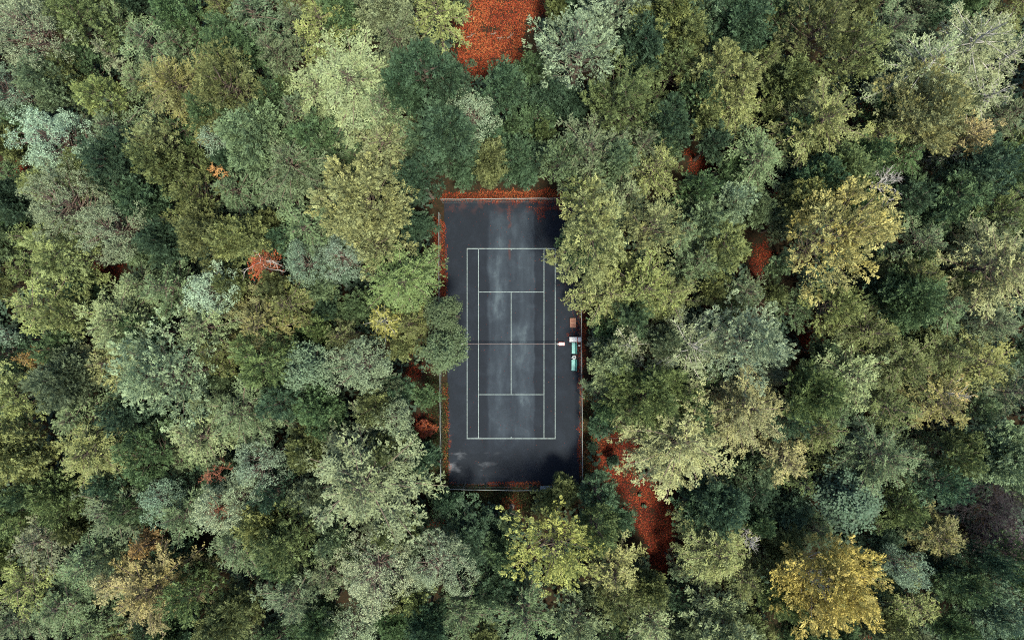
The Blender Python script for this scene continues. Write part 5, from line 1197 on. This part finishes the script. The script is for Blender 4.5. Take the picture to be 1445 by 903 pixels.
COL = dict(pinkgrey=(.150, .192, .152, .12), olivegreen=(.074, .108, .050, .2), bluegrey=(.128, .190, .168, .1), olive=(.090, .114, .054, .3), sage=(.084, .132, .088, .2), green=(.052, .098, .056, .2),
    bluesage=(.076, .128, .098, .1), greygreen=(.082, .116, .084, .2), yellowgreen=(.142, .180, .084, .3), palesage=(.138, .185, .122, .2), oliveTan=(.120, .128, .068, .45), limegreen=(.082, .124, .056, .3),
    powder=(.215, .325, .300, .1), paleyellow=(.180, .208, .112, .35), dark=(.027, .058, .046, .2), amber=(.3, .2, .08, .5), mint=(.168, .225, .178, .12), darkgreen=(.036, .076, .055, .2), oliveGrey=(.105, .128, .080, .3),
    oliveyellow=(.122, .150, .066, .35), silver=(.172, .205, .155, .2), peachsage=(.165, .182, .105, .6), peach=(.235, .205, .130, .4), white=(.2, .2, .2, 0), orange=(.28, .075, .032, .25), rust=(.150, .100, .050, .5), crimson=(.16, .022, .010, .4),
    lightgreen=(.098, .148, .068, .2), lemon=(.215, .215, .075, .3), greengrey=(.076, .120, .078, .2), goldsage=(.225, .215, .100, .55), palesilver=(.195, .222, .135, .3), tan=(.172, .186, .122, .35),
    purplegrey=(.092, .112, .098, .3), beige=(.205, .185, .112, .35), ivory=(.195, .235, .180, .15), yellow=(.195, .215, .075, .3), yellowsage=(.158, .184, .098, .35), gold=(.335, .285, .105, .22), darkblue=(.038, .074, .066, .1),
    mapledark=(.050, .076, .046, .15), purple=(.03, .03, .03, 0), mauve=(.1, .1, .1, 0))
KIND = dict(F='feathery_tree', P='broadleaf_tree', N='pine_tree', M='maple_tree', B='bare_tree', B2='bare_thicket', D='dead_tree', S='spiky_tree')
GRP = dict(F='feathery trees of the forest', P='bushy broadleaf trees of the forest', N='pale pines of the forest', M='speckled round trees', B='leafless trees', B2='leafless thickets', D='dead trees', S='silvery spiky trees')
LIMBBARK = dict(F='brown', P='brown', N='ruddy', M='brown', S='pale')
rt = random.Random(2024); used_ = {}
for row in TREES.strip().split('\n'):
    X, Y, R, Hh, st, col, label = row.split('|'); X, Y, R, Hh = float(X), float(Y), float(R), float(Hh)
    root = obj(KIND[st], None, loc=(X, Y, 0), rotz=rt.uniform(0, 6.283), label=label, cat='tree', group=GRP[st])
    if st in ('B', 'B2', 'D'):
        bk = {'white': 'white', 'orange': 'orange', 'amber': 'amber', 'purple': 'purple', 'mauve': 'mauve'}[col]
        sd0 = int(abs(X*31+Y*17))
        segs = bare(sd0, R, Hh, Hh*.45, 16 if st == 'B' else 60, depth=2, th=1.0 if st != 'B2' else .7, curl=.35)
        if st == 'D':
            segs = bare(sd0, R*.9, Hh, Hh*.5, 30, depth=2, th=.8, curl=.5)
        tr, lm = trunk_mesh('bare', Hh, R, segs, BARK[bk], sd0, .82)
        obj('trunk', tr, root); obj('limbs', lm, root)
        if st == 'B2':
            c = feather(sd0+2, R, Hh, Hh*.4, 40, 2.5, LFS, sparse=.45); o = obj('crown', mesh_np('thicket_twigs', c[0], c[1], [M_LEAF], c[2], extra={'turn': c[3], 'lum': c[5]}), root); o.color = (.012, .012, .014, .3) if col == 'purple' else (.085, .068, .074, .3)
        if st == 'D':
            ws = bare(sd0+5, R*1.15, Hh, Hh*.7, 5, depth=1, th=.9, curl=.9, elev=(0, 25)); obj('bleached_limbs', tubes_np(ws, 5).mesh('bleached', BARK['white'], True), root)
            c = feather(sd0+2, R*.85, Hh, Hh*.5, 26, 3, LFS, sparse=.5); o = obj('crown', mesh_np('dead_crown', c[0], c[1], [M_LEAF], c[2], extra={'turn': c[3], 'lum': c[5]}), root); o.color = COL[col]
        continue
    sz = 'M' if st == 'M' else 'L' if R > 4.6 else 'M' if R > 2.7 else 'S'
    ps = PROTO[(st, sz)]; k = used_.get((st, sz), 0); used_[(st, sz)] = k+1
    pH, pR, cm, limbs, sd0, cache = ps[k % len(ps)]
    bk = LIMBBARK[st]
    if label.startswith('pale mint-grey pine at the foot'): bk = 'orange'
    if col == 'gold' or col == 'lemon': bk = 'pale'
    if bk not in cache: cache[bk] = trunk_mesh(st+sz, pH, pR, limbs, BARK[bk], sd0)
    sxy = R/pR; szz = Hh/pH
    sc_ = (sxy*rt.uniform(.92, 1.08), sxy*rt.uniform(.92, 1.08), szz)
    root.scale = sc_; root.rotation_euler = (rt.gauss(0, .05), rt.gauss(0, .05), root.rotation_euler[2])
    obj('trunk', cache[bk][0], root); obj('limbs', cache[bk][1], root)
    o = obj('crown', cm, root); cl = COL[col]; cl = tuple(c_*.80 + g_*.20*(.35 + .65*sum(cl[:3])/.36) for c_, g_ in zip(cl[:3], (.100, .140, .085))) + (cl[3],); j = [rt.uniform(.97, 1.05), rt.uniform(.98, 1.04), rt.uniform(.94, 1.04)]; v = rt.uniform(.9, 1.12)
    o.color = (cl[0]*j[0]*v*1.16, cl[1]*j[1]*v*1.15, cl[2]*j[2]*v*.93, cl[3])


# ------------------------------------------------------------------ the forest goes on beyond the frame: one mass, nobody could count it
def forest_edge(n, st, sz, idx, colr, seed, hz):
    r = rnd(seed); pts = []
    while len(pts) < n:
        x, y = r.uniform(-82, 82), r.uniform(-62, 62)
        if (abs(x) < 60.5 and abs(y) < 39.0) or (-11 < x < 9 and y > 0) or any((x-a)**2+(y-b)**2 < 16 for a, b in EDGE): continue
        pts.append((x, y, 0.0)); EDGE.append((x, y))
    me = bpy.data.meshes.new('forest_edge'); me.from_pydata(pts, [], []); o = obj('forest_edge', me, kind='stuff', label='dense forest going on beyond the clearing on all sides'); o.color = colr
    pH, pR, cm, limbs, sd0, cache = PROTO[(st, sz)][idx]; parts = [cm] + list(cache.get('brown') or trunk_mesh('edge', pH, pR, limbs, BARK['brown'], sd0))
    src = [q for q in bpy.data.objects if q.type == 'MESH' and q.data in parts]; picks = []
    for p_ in parts: picks += [q for q in src if q.data == p_][:1]
    ng = bpy.data.node_groups.new('forest_edge', 'GeometryNodeTree')
    ng.interface.new_socket('Geometry', in_out='INPUT', socket_type='NodeSocketGeometry'); ng.interface.new_socket('Geometry', in_out='OUTPUT', socket_type='NodeSocketGeometry')
    gi = ng.nodes.new('NodeGroupInput'); go = ng.nodes.new('NodeGroupOutput'); jn = ng.nodes.new('GeometryNodeJoinGeometry')
    rv = ng.nodes.new('FunctionNodeRandomValue'); rv.data_type = 'FLOAT'; rv.inputs[3].default_value = 6.283; rv.inputs['Seed'].default_value = seed
    cx_ = ng.nodes.new('ShaderNodeCombineXYZ'); ng.links.new(rv.outputs[1], cx_.inputs[2])
    sv = ng.nodes.new('FunctionNodeRandomValue'); sv.data_type = 'FLOAT'; sv.inputs[2].default_value = hz[0]; sv.inputs[3].default_value = hz[1]; sv.inputs['Seed'].default_value = seed+1
    for q in picks:
        oi = ng.nodes.new('GeometryNodeObjectInfo'); oi.inputs[0].default_value = q; oi.inputs['As Instance'].default_value = True
        ip = ng.nodes.new('GeometryNodeInstanceOnPoints'); ng.links.new(gi.outputs[0], ip.inputs['Points']); ng.links.new(oi.outputs['Geometry'], ip.inputs['Instance'])
        ng.links.new(cx_.outputs[0], ip.inputs['Rotation']); ng.links.new(sv.outputs[1], ip.inputs['Scale']); ng.links.new(ip.outputs[0], jn.inputs[0])
    ng.links.new(jn.outputs[0], go.inputs[0])
    md = o.modifiers.new('forest_edge', 'NODES'); md.node_group = ng
EDGE = [(float(q.split('|')[0]), float(q.split('|')[1])) for q in TREES.strip().split('\n')]
forest_edge(70, 'P', 'M', 1, (.070, .112, .062, .25), 61, (.9, 1.3)); forest_edge(60, 'F', 'M', 2, (.100, .140, .085, .25), 62, (.9, 1.3)); forest_edge(45, 'P', 'M', 3, (.110, .135, .070, .35), 63, (.9, 1.3))
